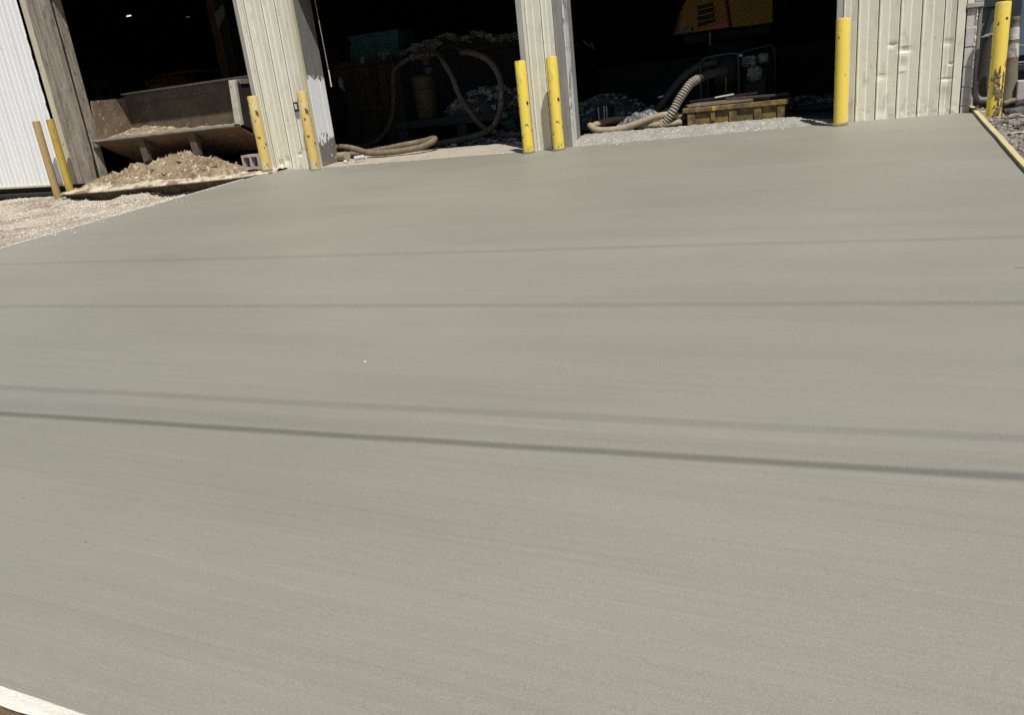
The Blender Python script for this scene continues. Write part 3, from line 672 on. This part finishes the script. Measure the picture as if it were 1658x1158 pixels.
Cp = [(-6.5, 2.5, 1.50), (-6.15, 2.15, 1.46), (-5.78, 2.0, 1.3), (-5.62, 2.0, 1.05), (-5.60, 2.0, .77), (-5.67, 2.0, .47), (-5.83, 2.02, .25), (-6.15, 1.9, .12), (-6.75, 1.75, .062), (-7.2, 1.55, .06), (-7.7, 1.6, .06)]
hose('arched_hose', Cp, .052, 'hosedim', 'muddy hose arching high and curling back near the chipped bollard')
Dp = [(-8.45, .75, .19), (-8.02, .72, .20), (-7.74, .68, .15), (-7.42, .62, .07), (-7.05, .60, .058), (-6.72, .62, .07), (-6.47, .72, .10), (-6.34, .85, .17), (-6.42, .98, .19), (-6.62, .99, .16), (-6.86, .94, .14), (-7.3, .92, .10), (-7.7, .92, .07), (-8.1, .80, .062), (-8.5, .6, .062)]
hose('looped_hose', Dp, .048, 'hose', 'tan hose coiled in a loop on the sunlit threshold of the second bay')
hose('hose_end', [(-8.3, .62, .06), (-7.95, .50, .065), (-7.74, .42, .07)], .068, 'hosepale', 'short pale hose end poking out behind the peeling jamb')
t = thing('plastic_bottle', (-7.36, .22, .02), 'small crumpled clear plastic bottle on the threshold of the second bay', 'bottle')
obj('bottle_body', MB().tube([(-7.44, .20, .035), (-7.38, .22, .04), (-7.32, .24, .042), (-7.28, .25, .035)], .035, 9, .02, lambda l: .034+.006*math.sin(l*120)), 'clearpl', t)
obj('bottle_neck', MB().tube([(-7.276, .251, .034), (-7.25, .26, .03)], .014, 8, .02), 'white_pl', t)
tag(obj('paper_scrap', MB().rock((-7.62, .18, .0), .045, .03, .018, 5, 2, .8), 'white_pl', loc=(-7.62, .18, 0)), 'white scrap of paper on the threshold left of the bottle', 'litter')
# rubbish container wall at the back
t = thing('rubbish_container', (-8.9, 5.8, 0), 'dark timber sided rubbish container filling the back of the second bay', 'container')
x = -11.6; k = 0; random.seed(3)
while x < -9.4: obj('side_plank', MB().box(x, x+.185, 5.0+.012*(k % 2), 5.05, .01, 1.66), 'timberdark', t, .005); x += .19; k += 1
while x < -5.5: obj('side_plank', MB().box(x, x+.39, 5.02+.012*(k % 2), 5.07, .01, 1.62), 'dark', t, .005); x += .395; k += 1
obj('top_rail', MB().box(-11.62, -9.42, 4.94, 5.10, 1.662, 1.79), 'timberdark', t, .01); obj('top_rail', MB().box(-9.40, -5.4, 4.97, 5.10, 1.622, 1.72), 'dark', t, .01)
obj('middle_rail', MB().box(-11.6, -9.42, 4.94, 4.998, .72, .82), 'timberdark', t, .006)
obj('container_floor', MB().box(-11.6, -5.4, 5.08, 7.4, .01, 1.3), 'dark', t)
def heap3(x, y): return 1.45+bump(x, y, -8.6, 5.9, 1.5, 1.0, .55)+bump(x, y, -6.6, 5.7, 1.5, .9, .4)+.07*fbm(x, y, 2, 3)
tag(obj('rubbish_load', MB().grid(-11.4, -5.45, 90, 5.12, 7.3, 30, heap3), 'scrapdark', loc=(-8.5, 6, 1.4)), 'dark rubbish piled along the top of the container', 'rubbish')
scraps('container_scraps', lambda x, y: heap3(x, y), 420, (-9.6, -5.5), (5.15, 6.6), 'scrap', 'pale scraps scattered over the container load', 31, .03, .14)
tag(obj('green_bag', MB().rock((-9.62, 4.98, 1.80), .15, .05, .13, 9, 2, .5), 'scrapgreen', loc=(-9.6, 5, 1.8)), 'pale green bag hanging over the container rail', 'bag')
tag(obj('white_rag', MB().rock((-10.15, 4.9, 1.76), .06, .04, .07, 4, 2, .6), 'scrap', loc=(-10.15, 4.9, 1.76)), 'small white rag caught on the timber rail', 'rag')
tag(obj('white_bottle', MB().lathe([(.05, 1.18), (.06, 1.2), (.06, 1.42), (.03, 1.46), (.03, 1.5)], (-10.78, 4.87, 0), 14), 'scrap', loc=(-10.78, 4.87, 1.18)), 'white bottle hanging against the timber side', 'bottle')
t = thing('teal_crate', (-10.5, 6.0, 1.4), 'large teal crate standing on the rubbish load of the timber sided container', 'crate')
obj('crate_body', MB().box(-10.88, -9.60, 5.62, 6.3, 1.42, 2.36), 'teal', t, .02)
for z in (2.08, 2.28): obj('crate_rail', MB().box(-10.90, -9.58, 5.57, 5.618, z, z+.06), 'teal', t, .006)
for x in (-10.86, -10.24, -9.62): obj('crate_post', MB().box(x-.03, x+.03, 5.565, 5.617, 1.42, 2.07), 'teal', t)

# ------------------------------------------------------------------ third bay
I = [(-2.7, 1.55, .12), (-3.05, 1.50, .14), (-3.40, 1.42, .20), (-3.62, 1.22, .20), (-3.74, .98, .16), (-3.69, .75, .18), (-3.58, .62, .13), (-3.40, .58, .11), (-3.16, .58, .115), (-2.92, .60, .175), (-2.72, .62, .225), (-2.50, .66, .235), (-2.36, .95, .17), (-2.1, 1.7, .12)]
hose('looped_hose', I, .046, 'hosepale', 'ivory hose bent in a wide loop on the sunlit sill of the third bay')
hose('hose_under', [(-3.3, .80, .115), (-3.0, .70, .115), (-2.72, .62, .12), (-2.55, .62, .12), (-2.4, .75, .12)], .045, 'hosepale', 'second ivory hose lying under the looped one')
RR = [(-2.63, .62, .10), (-2.55, .62, .17), (-2.46, .62, .29), (-2.40, .66, .40), (-2.32, .72, .52), (-2.25, .80, .61), (-2.17, .9, .66)]
rb = hose('ribbed_hose', RR, .058, 'ribpale', 'pale ribbed hose rising to the pump beside the yellow tray', lambda l: .0545+.0065*math.sin(l*2*math.pi/.036), .004)
mb = MB()
# dark groove bands as separate rings of the same hose
P = [Vector(p) for p in RR]
def cr(P, s):
    i = min(int(s), len(P)-2); t_ = s-i; p0, p1, p2, p3 = P[max(i-1, 0)], P[i], P[i+1], P[min(i+2, len(P)-1)]
    return .5*((2*p1)+(p2-p0)*t_+(2*p0-5*p1+4*p2-p3)*t_*t_+(3*p1-p0-3*p2+p3)*t_**3)
L_ = 0; last = P[0]; nxt = .027
for k in range(1, 1500):
    p = cr(P, k*(len(P)-1.001)/1500); L_ += (p-last).length; last_p = last; last = p
    if L_ >= nxt:
        d = (p-last_p).normalized(); mb.tube([p-d*.0045, p+d*.0045], .0535, 14, 1, raw=True); nxt += .036
obj('groove_rings', mb, 'ribgroove', rb)
hose('hose_coupling', [(-2.17, .9, .66), (-2.10, .98, .69), (-1.98, 1.08, .715), (-1.86, 1.2, .73)], .062, 'hoseblack', 'black sleeve joining the ribbed hose to the pump')
hose('black_hose', [(-2.02, 1.55, .85), (-2.26, 1.55, .83), (-2.44, 1.52, .74), (-2.57, 1.48, .63), (-2.68, 1.42, .50), (-2.80, 1.36, .35), (-2.92, 1.3, .2), (-3.0, 1.28, .12)], .056, 'hoseblack', 'black hose curving down behind the ribbed one')
def film(u, v):
    x = -3.42+.86*u; y = .78+.42*v
    s = max(0, math.sin(u*math.pi))**.7*max(0, math.sin(v*math.pi))**.6
    return (x, y+.04*fbm(x, y, 5, 6), .08+.25*s*(.5+.5*u)+(.05*abs(fbm(x, y, 2, 4))+.035*abs(fbm(x, y, 7, 11))+.012*fbm(x, y, 9, 30))*(.2+s))
tag(obj('plastic_film', MB().grid(0, 1, 90, 0, 1, 50, film, False), 'sheet', loc=(-3, 1, .1)), 'crumpled grey plastic film lying behind the ivory hose', 'plastic sheet')
tag(obj('white_pipe', MB().tube([(-2.90, 1.62, .45), (-2.66, 1.62, .50)], .014, 8, .1), 'white_pl', loc=(-2.9, 1.6, .45)), 'thin white pipe sticking out behind the black hose', 'pipe')
# yellow tray with boards
t = thing('plastic_tray', (-1.68, 1.0, .06), 'dirty yellow ribbed plastic tray on the floor just behind the sill', 'tray')
x0, x1, y0, y1 = -2.30, -1.03, .72, 1.42
tb = MB()
tb.prism([(x0+.02, .062), (x1-.02, .062), (x1, .232), (x0, .232)], 1, y0, y0+.02); tb.prism([(x0+.02, .062), (x1-.02, .062), (x1, .232), (x0, .232)], 1, y1-.02, y1)
tb.box(x0+.012, x0+.032, y0+.021, y1-.021, .065, .232).box(x1-.032, x1-.012, y0+.021, y1-.021, .065, .232).box(x0+.034, x1-.034, y0+.021, y1-.021, .065, .09)
obj('tray_body', tb, 'binyellow', t)
rm = MB(); rm.box(x0-.05, x1+.035, y0-.04, y0+.03, .234, .298).box(x0-.05, x1+.035, y1-.03, y1+.04, .234, .298).box(x0-.05, x0+.02, y0+.031, y1-.031, .234, .298).box(x1-.035, x1+.035, y0+.031, y1-.031, .234, .298)
obj('tray_rim', rm, 'binyellow', t, .008)
for k, (a, wd) in enumerate([(-2.29, .10), (-1.98, .055), (-1.74, .10), (-1.42, .09), (-1.13, .09)]):
    obj('tray_rib', MB().box(a, a+wd, y0-.026, y0-.0015, .075 if k not in (1,) else .10, .2325), 'binyellow', t, .006)
G = 'loose boards on the yellow tray'
def board(a, b, wx, wz, label, m='plank'):
    o = tag(obj('board', MB().bar(a, b, wx, wz), m, None, .004, a), label, 'board', G); return o
board((-2.30, .80, .322), (-1.45, .83, .322), .09, .032, 'muddy board lying along the front edge of the yellow tray')
board((-2.36, .98, .325), (-1.25, .94, .335), .10, .04, 'grey muddy board across the middle of the yellow tray')
board((-2.33, 1.12, .37), (-1.42, 1.10, .40), .10, .03, 'pale dusty board on top of the others at the back of the tray')
board((-1.97, 1.03, .392), (-1.72, 1.02, .412), .07, .02, 'short bright white offcut on top of the boards', 'white_pl')
board((-1.60, 1.2, .33), (-1.05, 1.3, .34), .12, .04, 'dark plank at the right back corner of the tray', 'timberdark')
board((-1.80, .86, .365), (-1.15, .88, .352), .05, .03, 'dark round-edged batten near the right end of the tray', 'timberdark')
# pump
t = thing('engine_pump', (-1.75, 1.6, .06), 'petrol engine pump in a tubular frame behind the yellow tray', 'pump')
fr = MB()
for y in (1.45, 2.0):
    fr.tube([(-2.24, y, .10), (-2.24, y, .80), (-2.22, y, .88), (-2.14, y, .925), (-1.82, y, .94), (-1.75, y, .92), (-1.72, y, .85), (-1.72, y, .10)], .017, 8, .05)
fr.tube([(-1.80, 2.0, .94), (-1.40, 2.0, .99), (-1.34, 2.0, .97), (-1.30, 2.0, .88), (-1.30, 2.0, .10)], .017, 8, .05)
for x in (-2.22, -1.72, -1.3): fr.tube([(x, 1.45, .10), (x, 2.0, .10)], .017, 8, .1)
fr.tube([(-2.24, 1.45, .10), (-1.3, 1.45, .10)], .017, 8, .1)
obj('frame', fr, 'darksteel', t)
obj('pump_casing', MB().lathe([(.12, -.18), (.2, -.15), (.23, 0), (.2, .12), (.14, .16)], (-1.92, 1.75, .70), 24, 0), 'dark', t)
obj('pump_inlet', MB().lathe([(.075, -.02), (.075, .22), (.09, .22), (.09, .30)], (-1.9, 1.28, .72), 18, 1), 'dark', t)
obj('frame_base', MB().box(-2.2, -1.32, 1.5, 1.95, .115, .14), 'darksteel', t)
obj('engine_block', MB().box(-1.66, -1.38, 1.6, 1.9, .142, .62), 'dark', t, .02)
af = obj('air_filter', MB().box(-1.70, -1.50, 1.55, 1.72, .74, .885), 'engine', t, .03)
for k in range(3): obj('filter_slot', MB().box(-1.69, -1.56, 1.538, 1.549, .765+.035*k, .780+.035*k), 'dark', af)
obj('recoil_cover', MB().lathe([(.11, .0), (.115, -.05), (.09, -.07), (.03, -.075)], (-1.52, 1.58, .64), 22, 1), 'engine', t)
for k in range(6):
    a = k*math.pi/3; obj('cover_spoke', MB().bar((-1.52+.035*math.cos(a), 1.498, .64+.035*math.sin(a)), (-1.52+.095*math.cos(a), 1.505, .64+.095*math.sin(a)), .012, .018, (0, 1, 0)), 'steelgrey', t)
obj('fuel_tank', MB().box(-1.50, -1.34, 1.62, 1.9, .76, .90), 'engine', t, .04)
obj('filler_cap', MB().lathe([(.03, 0), (.03, .03)], (-1.72, 1.6, .885), 12), 'white_pl', t)
ch = MB()
for i in range(9): ch.lathe([(.006, 0), (.012, .012), (.006, .024)], (-1.87, 1.30, .66-.027*i), 8)
obj('chain', ch, 'engine', t)
hose('corrugated_hose', [(-1.0, 1.5, .12), (-.75, 1.5, .115), (-.5, 1.48, .12), (-.1, 1.5, .12)], .06, 'hoseblack', 'dark corrugated hose on the floor right of the yellow tray', lambda l: .055+.006*math.sin(l*2*math.pi/.04), .008)
def heap4(x, y): return .06+bump(x, y, -4.35, 2.9, 1.0, .8, .40)+bump(x, y, -3.5, 2.6, .9, .6, .22)+.05*fbm(x, y, 3, 4)
tag(obj('rubbish_heap', MB().grid(-5.3, -2.6, 60, 2.1, 3.8, 30, heap4), 'scrapdark', loc=(-4, 2.9, .06)), 'dark rubbish heap behind the middle pillar at the left of the third bay', 'rubbish')
scraps('heap_scraps', lambda x, y: heap4(x, y) if heap4(x, y) > .14 else None, 620, (-5.2, -2.9), (2.1, 3.4), 'scrap', 'greyish plastic scraps over the heap left of the pump', 41, .015, .05)
scraps('heap_green_scraps', lambda x, y: heap4(x, y) if heap4(x, y) > .12 else None, 260, (-5.2, -4.1), (2.1, 3.2), 'scrapgreen', 'greenish strands on the heap behind the middle pillar', 42, .02, .06)
scraps('bay_litter', lambda x, y: floor_z(x, y)+.01, 1100, (-3.2, .4), (2.3, 6.4), 'scrap', 'litter scattered over the dark floor right of the pump', 43, .015, .07)
t = thing('black_bucket', (-3.78, 1.75, .06), 'black bucket with white drips behind the ivory hose loop', 'bucket')
obj('bucket_body', MB().lathe([(.12, .062), (.15, .40), (.155, .42), (.14, .42), (.12, .12)], (-3.78, 1.75, 0), 22), 'black', t)
for k, (a, z0, z1) in enumerate([(-1.9, .22, .40), (-1.3, .12, .41), (-1.05, .2, .41), (-2.2, .08, .2)]):
    obj('paint_drip', MB().tube([(-3.78+.143*math.cos(a), 1.75+.143*math.sin(a), z0), (-3.78+.156*math.cos(a), 1.75+.156*math.sin(a), z1)], .008, 6, .05), 'white_pl', t)
# back ledge with things
t = thing('push_wall', (-3, 7.2, 0), 'low dark block push wall at the back of the third bay', 'wall')
for r_ in range(2):
    for k in range(6): obj('wall_block', MB().box(-6.4+1.0*k+.5*(r_ % 2), -5.41+1.0*k+.5*(r_ % 2), 6.6+.01*(k % 2), 7.2, .06+.5*r_, .055+.5*(r_+1)), 'dark', t, .02)
for k, (x, y, z, rx, rz) in enumerate([(-4.35, 5.6, 1.70, .16, .06), (-3.85, 5.6, 1.84, .20, .07)]):
    pass
# excavator
Ex = thing('excavator', (-2.5, 6.5, .06), 'yellow excavator with black louvres and a red reflector standing deep in the third bay', 'excavator')
Y0 = 5.5
body = MB().prism([(-3.47, 1.46), (-2.465, 1.46), (-2.60, 2.4), (-3.02, 2.4), (-3.32, 1.92)], 1, Y0, Y0+1.8)
hd = obj('engine_cover', body, 'excyellow', Ex, .02)
obj('red_edge', MB().prism([(-3.505, 1.45), (-3.455, 1.45), (-3.315, 1.88), (-3.345, 1.89)], 1, Y0-.02, Y0+.1), 'redtrim', hd)
lv = obj('louvre_panel', MB().prism([(-3.045, 1.535), (-2.72, 1.60), (-2.76, 1.93), (-3.045, 1.90)], 1, Y0-.012, Y0-.002), 'black', hd)
for k in range(3): obj('louvre_slat', MB().bar((-3.03, Y0-.025, 1.63+.10*k), (-2.74, Y0-.025, 1.65+.10*k), .03, .022), 'excyellow', lv)
obj('louvre_post', MB().bar((-3.047, Y0-.02, 1.53), (-3.047, Y0-.02, 1.92), .016, .02, (0, 1, 0)), 'letters2', lv)
obj('reflector', MB().prism([(-2.95, 1.462), (-2.80, 1.468), (-2.475, 1.472), (-2.495, 1.545), (-2.74, 1.535), (-2.86, 1.505)], 1, Y0-.02, Y0-.004), 'red', hd)
obj('seam_trim', MB().prism([(-2.462, 1.46), (-2.435, 1.46), (-2.575, 2.4), (-2.60, 2.4)], 1, Y0-.02, Y0+.4), 'black', Ex)
obj('side_panel', MB().prism([(-2.43, 1.45), (-1.70, 1.44), (-1.72, 2.4), (-2.57, 2.4)], 1, Y0+.01, Y0+2.2), 'excyellow', Ex, .02)
obj('name_plate', MB().box(-3.40, -3.13, Y0-.008, Y0-.001, 1.478, 1.565), 'black', hd)
def text(body_, x, y, z, size, m, parent, sx=1):
    c = bpy.data.curves.new('lettering', 'FONT'); c.body = body_; c.size = size; c.extrude = .002
    o = bpy.data.objects.new('lettering', c); COL.objects.link(o)
    bpy.context.view_layer.update()
    me = bpy.data.meshes.new_from_object(o.evaluated_get(bpy.context.evaluated_depsgraph_get()))
    bpy.data.objects.remove(o)
    me.materials.clear(); me.materials.append(M[m])
    q = bpy.data.objects.new('lettering', me); COL.objects.link(q); q.parent = parent
    q.location = Vector((x, y, z))-worldloc(parent); q.rotation_euler = (R(90), 0, 0); q.scale = (sx, 1, 1)
    return q
text('SY60C', -3.385, Y0-.012, 1.486, .098, 'letters', hd, .86)
text('SANY', -2.30, Y0-.002, 1.71, .165, 'letters2', Ex, .95)
obj('counterweight', MB().box(-3.40, -1.75, Y0+.3, Y0+2.4, 1.28, 1.439), 'dark', Ex, .03)
obj('turntable', MB().lathe([(.55, .95), (.55, 1.279)], (-2.6, Y0+1.4, 0), 28), 'dark', Ex)
for x in (-3.4, -2.2): obj('track', MB().prism([(Y0+.1, .25), (Y0+.25, .065), (Y0+2.6, .065), (Y0+2.8, .25), (Y0+2.8, .75), (Y0+2.6, .94), (Y0+.25, .94), (Y0+.1, .75)], 0, x, x+.5), 'dark', Ex, .03)
obj('track_frame', MB().box(-2.895, -2.205, Y0+.9, Y0+1.9, .4, .94), 'dark', Ex)
obj('cab', MB().box(-2.5, -1.6, Y0+2.25, Y0+3.4, 1.45, 3.2), 'darksteel', Ex, .04)
obj('boom', MB().bar((-2.9, Y0+2.3, 1.6), (-2.9, Y0+5.2, 4.2), .3, .45), 'excyellow', Ex, .02)
obj('hanging_strap', MB().box(-2.88, -2.84, Y0+.2, Y0+.22, 1.2, 1.45), 'letters2', Ex)

# ------------------------------------------------------------------ right of the building
t = thing('downspout', (1.01, .08, 0), 'grey downspout with a ribbed flexible elbow at the right corner of the building', 'downspout')
obj('spout_pipe', MB().box(.992, 1.028, .05, .12, .30, 1.079), 'down', t, .01)
el = [(1.012, .085, .31), (1.012, .085, .24), (1.025, .08, .175), (1.06, .075, .13), (1.11, .07, .115), (1.19, .07, .11)]
obj('flexible_elbow', MB().tube(el, .034, 14, .004, lambda l: .031+.006*math.sin(l*2*math.pi/.019)), mat('grey_flexible_pipe', (.30, .29, .28), (.20, .19, .18), 8, .6), t)
t = thing('delineator', (1.42, .55, -.07), 'grimy tapered traffic delineator with two scuffed white bands behind the right bollard', 'traffic cone')
cx, cy = 1.405, .55
def rad(z): return lerp(z, [(-.05, .098), (.05, .088), (.93, .036)])
obj('cone_body', MB().lathe([(rad(z), z) for z in (-.05, .2, .5, .7, .86, .9)]+[(.040, .905), (.041, .94), (.036, .952)], (cx, cy, 0), 26), 'cone', t)
for a, b in ((.52, .67), (.71, .84)): obj('white_band', MB().lathe([(rad(a)+.0025, a), (rad(b)+.0025, b)], (cx, cy, 0), 26), 'band', t)
obj('cone_base', MB().lathe([(.20, -.09), (.20, -.06), (.12, -.045), (.10, -.03)], (cx, cy, 0), 8), 'black', t)
t = thing('dark_barrel', (1.18, .75, -.08), 'dark grimy tapered barrel behind the right bollard', 'barrel')
obj('barrel_body', MB().lathe([(.12, -.1), (.115, .3), (.075, .74), (.08, .77)], (1.21, .95, 0), 22), mat('sooty_barrel', (.06, .054, .047), (.035, .032, .028), 7, .8, .5, 30), t)
obj('torn_rim', MB().rock((1.205, .90, .78), .06, .04, .02, 3, 2, .9), 'steelgrey', t)
t = thing('steel_skip', (2.2, 2.3, -.1), 'blue grey steel skip behind the delineator at the right edge', 'skip')
obj('skip_side', MB().box(1.66, 5.2, 2.2, 2.25, .50, 2.2), 'blue', t, .01)
obj('corner_frame', MB().box(1.46, 1.655, 2.15, 2.3, -.05, 2.2), 'bluedark', t, .01)
obj('top_frame', MB().box(1.06, 1.456, 2.16, 2.28, 1.13, 2.2), 'bluedark', t, .01)
obj('end_panel', MB().box(1.06, 1.456, 2.24, 2.28, .30, 1.128), 'greypanel', t)
obj('brace', MB().bar((1.36, 2.19, 1.10), (1.20, 2.19, .30), .05, .075, (0, 1, 0)), 'bluedark', t)
obj('lower_frame', MB().box(1.66, 5.2, 2.17, 2.3, .30, .40), 'bluedark', t, .01)
obj('skip_bottom', MB().box(1.06, 5.2, 2.31, 4.2, -.05, 2.1), 'bluedark', t)
obj('lower_rail', MB().box(1.06, 1.456, 2.17, 2.3, .2, .26), 'greypanel', t, .006)
mb = MB().tube([(1.66, 2.12, .63), (2.0, 2.12, .60), (2.4, 2.12, .60)], .008, 6, .1); mb.tube([(1.66, 2.12, .42), (2.4, 2.12, .44)], .010, 6, .1)
obj('cable', mb, 'steelgrey', t)
t = thing('block_offcut', (1.53, .45, -.08), 'broken grey concrete block standing behind the pipes at the right edge', 'concrete block')
obj('offcut_face', MB().prism([(1.47, -.1), (1.70, -.1), (1.70, .26), (1.465, .27)], 1, .42, .62), 'block', t, .012)
hose('black_pipe', [(1.31, .10, .025), (1.45, .18, .03), (1.60, .26, .045), (1.95, .45, .06)], .045, 'black', 'upper black pipe lying behind the right bollard', cat='pipe')
hose('black_pipe', [(1.30, .02, -.03), (1.45, .06, -.025), (1.65, .12, -.015), (2.0, .2, -.01)], .042, 'black', 'lower black pipe lying in front of the other one', cat='pipe')
hose('hose_piece', [(1.30, .05, .055), (1.36, .08, .075), (1.43, .10, .08)], .03, 'hose', 'short muddy pipe end on top of the black pipes', cat='pipe')
tag(obj('wood_offcut', MB().box(1.055, 1.16, .02, .09, -.07, .0), 'pine', None, .006, (1.1, .05, -.06)), 'short pale timber offcut between the form board and the right bollard', 'timber')
random.seed(17)
for k, (x, y, r, lab) in enumerate([(1.50, -.30, .12, 'long dark rubble lump just below the black pipes'), (1.72, -.55, .10, 'rubble lump at the right edge below the pipes'), (1.36, -.42, .05, 'small pale rubble lump right of the muddy bollard foot'),
        (1.42, -1.05, .085, 'dark broken lump in the middle of the rubble strip'), (1.38, -1.30, .07, 'grey broken lump touching the dark one in the rubble strip'), (1.25, -1.45, .045, 'small stone close to the form board halfway down'),
        (1.22, -.75, .04, 'small stone close to the form board near its far end'), (1.60, -.85, .07, 'flat stone at the right edge in the rubble strip'), (1.30, -2.0, .05, 'pale stone low in the rubble strip near the frame edge')]):
    z = soil_z(x, y)
    tag(obj('rubble_lump', MB().rock((x, y, z+r*.25), r*1.5, r*.9, r*.55, k+1, 2, .55), 'rubble' if k % 3 else 'scrapdark', loc=(x, y, z)), lab, 'rubble', 'lumps of rubble beside the form board')

tag(obj('paper_fleck', MB().rock((-2.13, -7.47, slab_z(-2.13, -7.47)+.001), .008, .006, .003, 5, 1, .6), 'white_pl', loc=(-2.13, -7.47, -.37)), 'tiny white fleck lying on the open slab left of centre', 'litter')
tag(obj('twig', MB().tube([(.645, -6.04, -.3005), (.66, -6.03, -.2995), (.685, -6.025, -.300)], .0018, 6, .02), 'oldwood', loc=(.67, -6.03, -.3)), 'thin dark twig lying on the slab at the right edge of the frame', 'twig')
# form boards
t = thing('form_board', (1.025, -3, -.1), 'new pale timber form board along the right edge of the slab', 'board')
mb = MB(); o = []; fs = []; n = 60
for i in range(n+1):
    y = .30-9.8*i/n; x = 1.003+.003*math.sin(y*.9)+.002*fbm(y, 0, 1, 3); z = slab_z(1, y)+.032+.004*fbm(y, 4, 1, 2)
    for dx, zz in ((0, z-.10), (0, z), (.042, z), (.042, z-.10)): o.append((x+dx, y, zz))
for i in range(n):
    for q in range(4): fs.append((i*4+q, i*4+(q+1) % 4, i*4+4+(q+1) % 4, i*4+4+q))
fs += [(0, 1, 2, 3)]
obj('board', mb.add(o, fs), 'pine', t)
mb = MB(); o = []; fs = []
for i in range(n+1):
    y = .28-9.75*i/n; x = 1.0005+.003*math.sin(y*.9)+.002*fbm(y, 0, 1, 3); z = slab_z(1, y)
    o += [(x, y, z-.02), (x, y, z+.016+.006*fbm(y, 2, 1, 3))]
for i in range(n): fs.append((i*2, i*2+1, i*2+3, i*2+2))
obj('cement_splash', mb.add(o, fs), 'pinewet', t)
t = thing('form_board', (-3, -9.49, -.5), 'cement whitened form board at the lower left edge of the slab', 'board')
mb = MB(); o = []; fs = []; n = 260; XA, XB = -8.3, 1.0
for i in range(n+1):
    x = XA+(XB-XA)*i/n; j = .006*fbm(x, 0, 2, 5); y = SLAB_END-.004; z = slab_z(x, y)+.006
    k = .006*fbm(x, 3, 1, 9)+.004*fbm(x, 9, 1, 25)
    for yy, zz in ((y+j*.6, z-.12), (y+j*.6+.004, z-.003), (y-.022, z+k*.5), (y-.040+k, z-.002+k*.5)): o.append((x, yy, zz))
for i in range(n):
    for q in range(3): fs.append((i*4+q, i*4+q+1, i*4+5+q, i*4+4+q))
obj('cement_skin', mb.add(o, fs), 'limewhite', t)
obj('board', MB().box(XA, XB, SLAB_END-.040, SLAB_END-.006, slab_z(-2, SLAB_END)-.15, slab_z(-2, SLAB_END)-.008), 'boardbrown', t)
mb = MB(); o = []; fs = []; n = 50
for i in range(n+1):
    y = -.9-8.5*i/n; x = slab_left(y)-.006+.006*fbm(y, 1, 1, 2); z = slab_z(x, y)+.006
    for dx, zz in ((.0, z-.1), (0, z), (-.022, z), (-.022, z-.1)): o.append((x+dx, y, zz))
for i in range(n):
    for q in range(4): fs.append((i*4+q, i*4+(q+1) % 4, i*4+4+(q+1) % 4, i*4+4+q))
tag(obj('edge_strip', mb.add(o, fs), 'limewhite', loc=(-8.5, -5, -.3)), 'thin pale edging strip between the gravel and the left edge of the slab', 'edging')

# ------------------------------------------------------------------ overhead lines (their shadows cross the slab)
KY = -SUN.y/SUN.z
KX = -SUN.x/SUN.z
for k, (ys, tl, h, r, lab) in enumerate([(-5.46, .022, 6.6, .0045, 'highest thin overhead line, its shadow nearest the bays'), (-6.62, .040, 6.2, .0052, 'thin overhead line, its shadow second from the bays'),
        (-7.90, .047, 5.2, .0046, 'overhead line above the street, its shadow third from the bays'), (-8.07, .050, 10.5, .0045, 'thick high overhead line with a broad faint shadow'), (-8.15, .057, 3.9, .0095, 'low thick overhead cable with the darkest shadow')]):
    pts = []
    for i in range(61):
        x = -60+2*i; sag = .0012*(x+2)**2
        pts.append((x, ys+tl*(x+1.6+KX*(h+.4))-KY*(h+.4), h+sag))
    tag(obj('overhead_wire', MB().tube(pts, r, 8, raw=True), 'wire', loc=(0, ys-KY*h, h)), lab, 'wire', 'overhead lines')
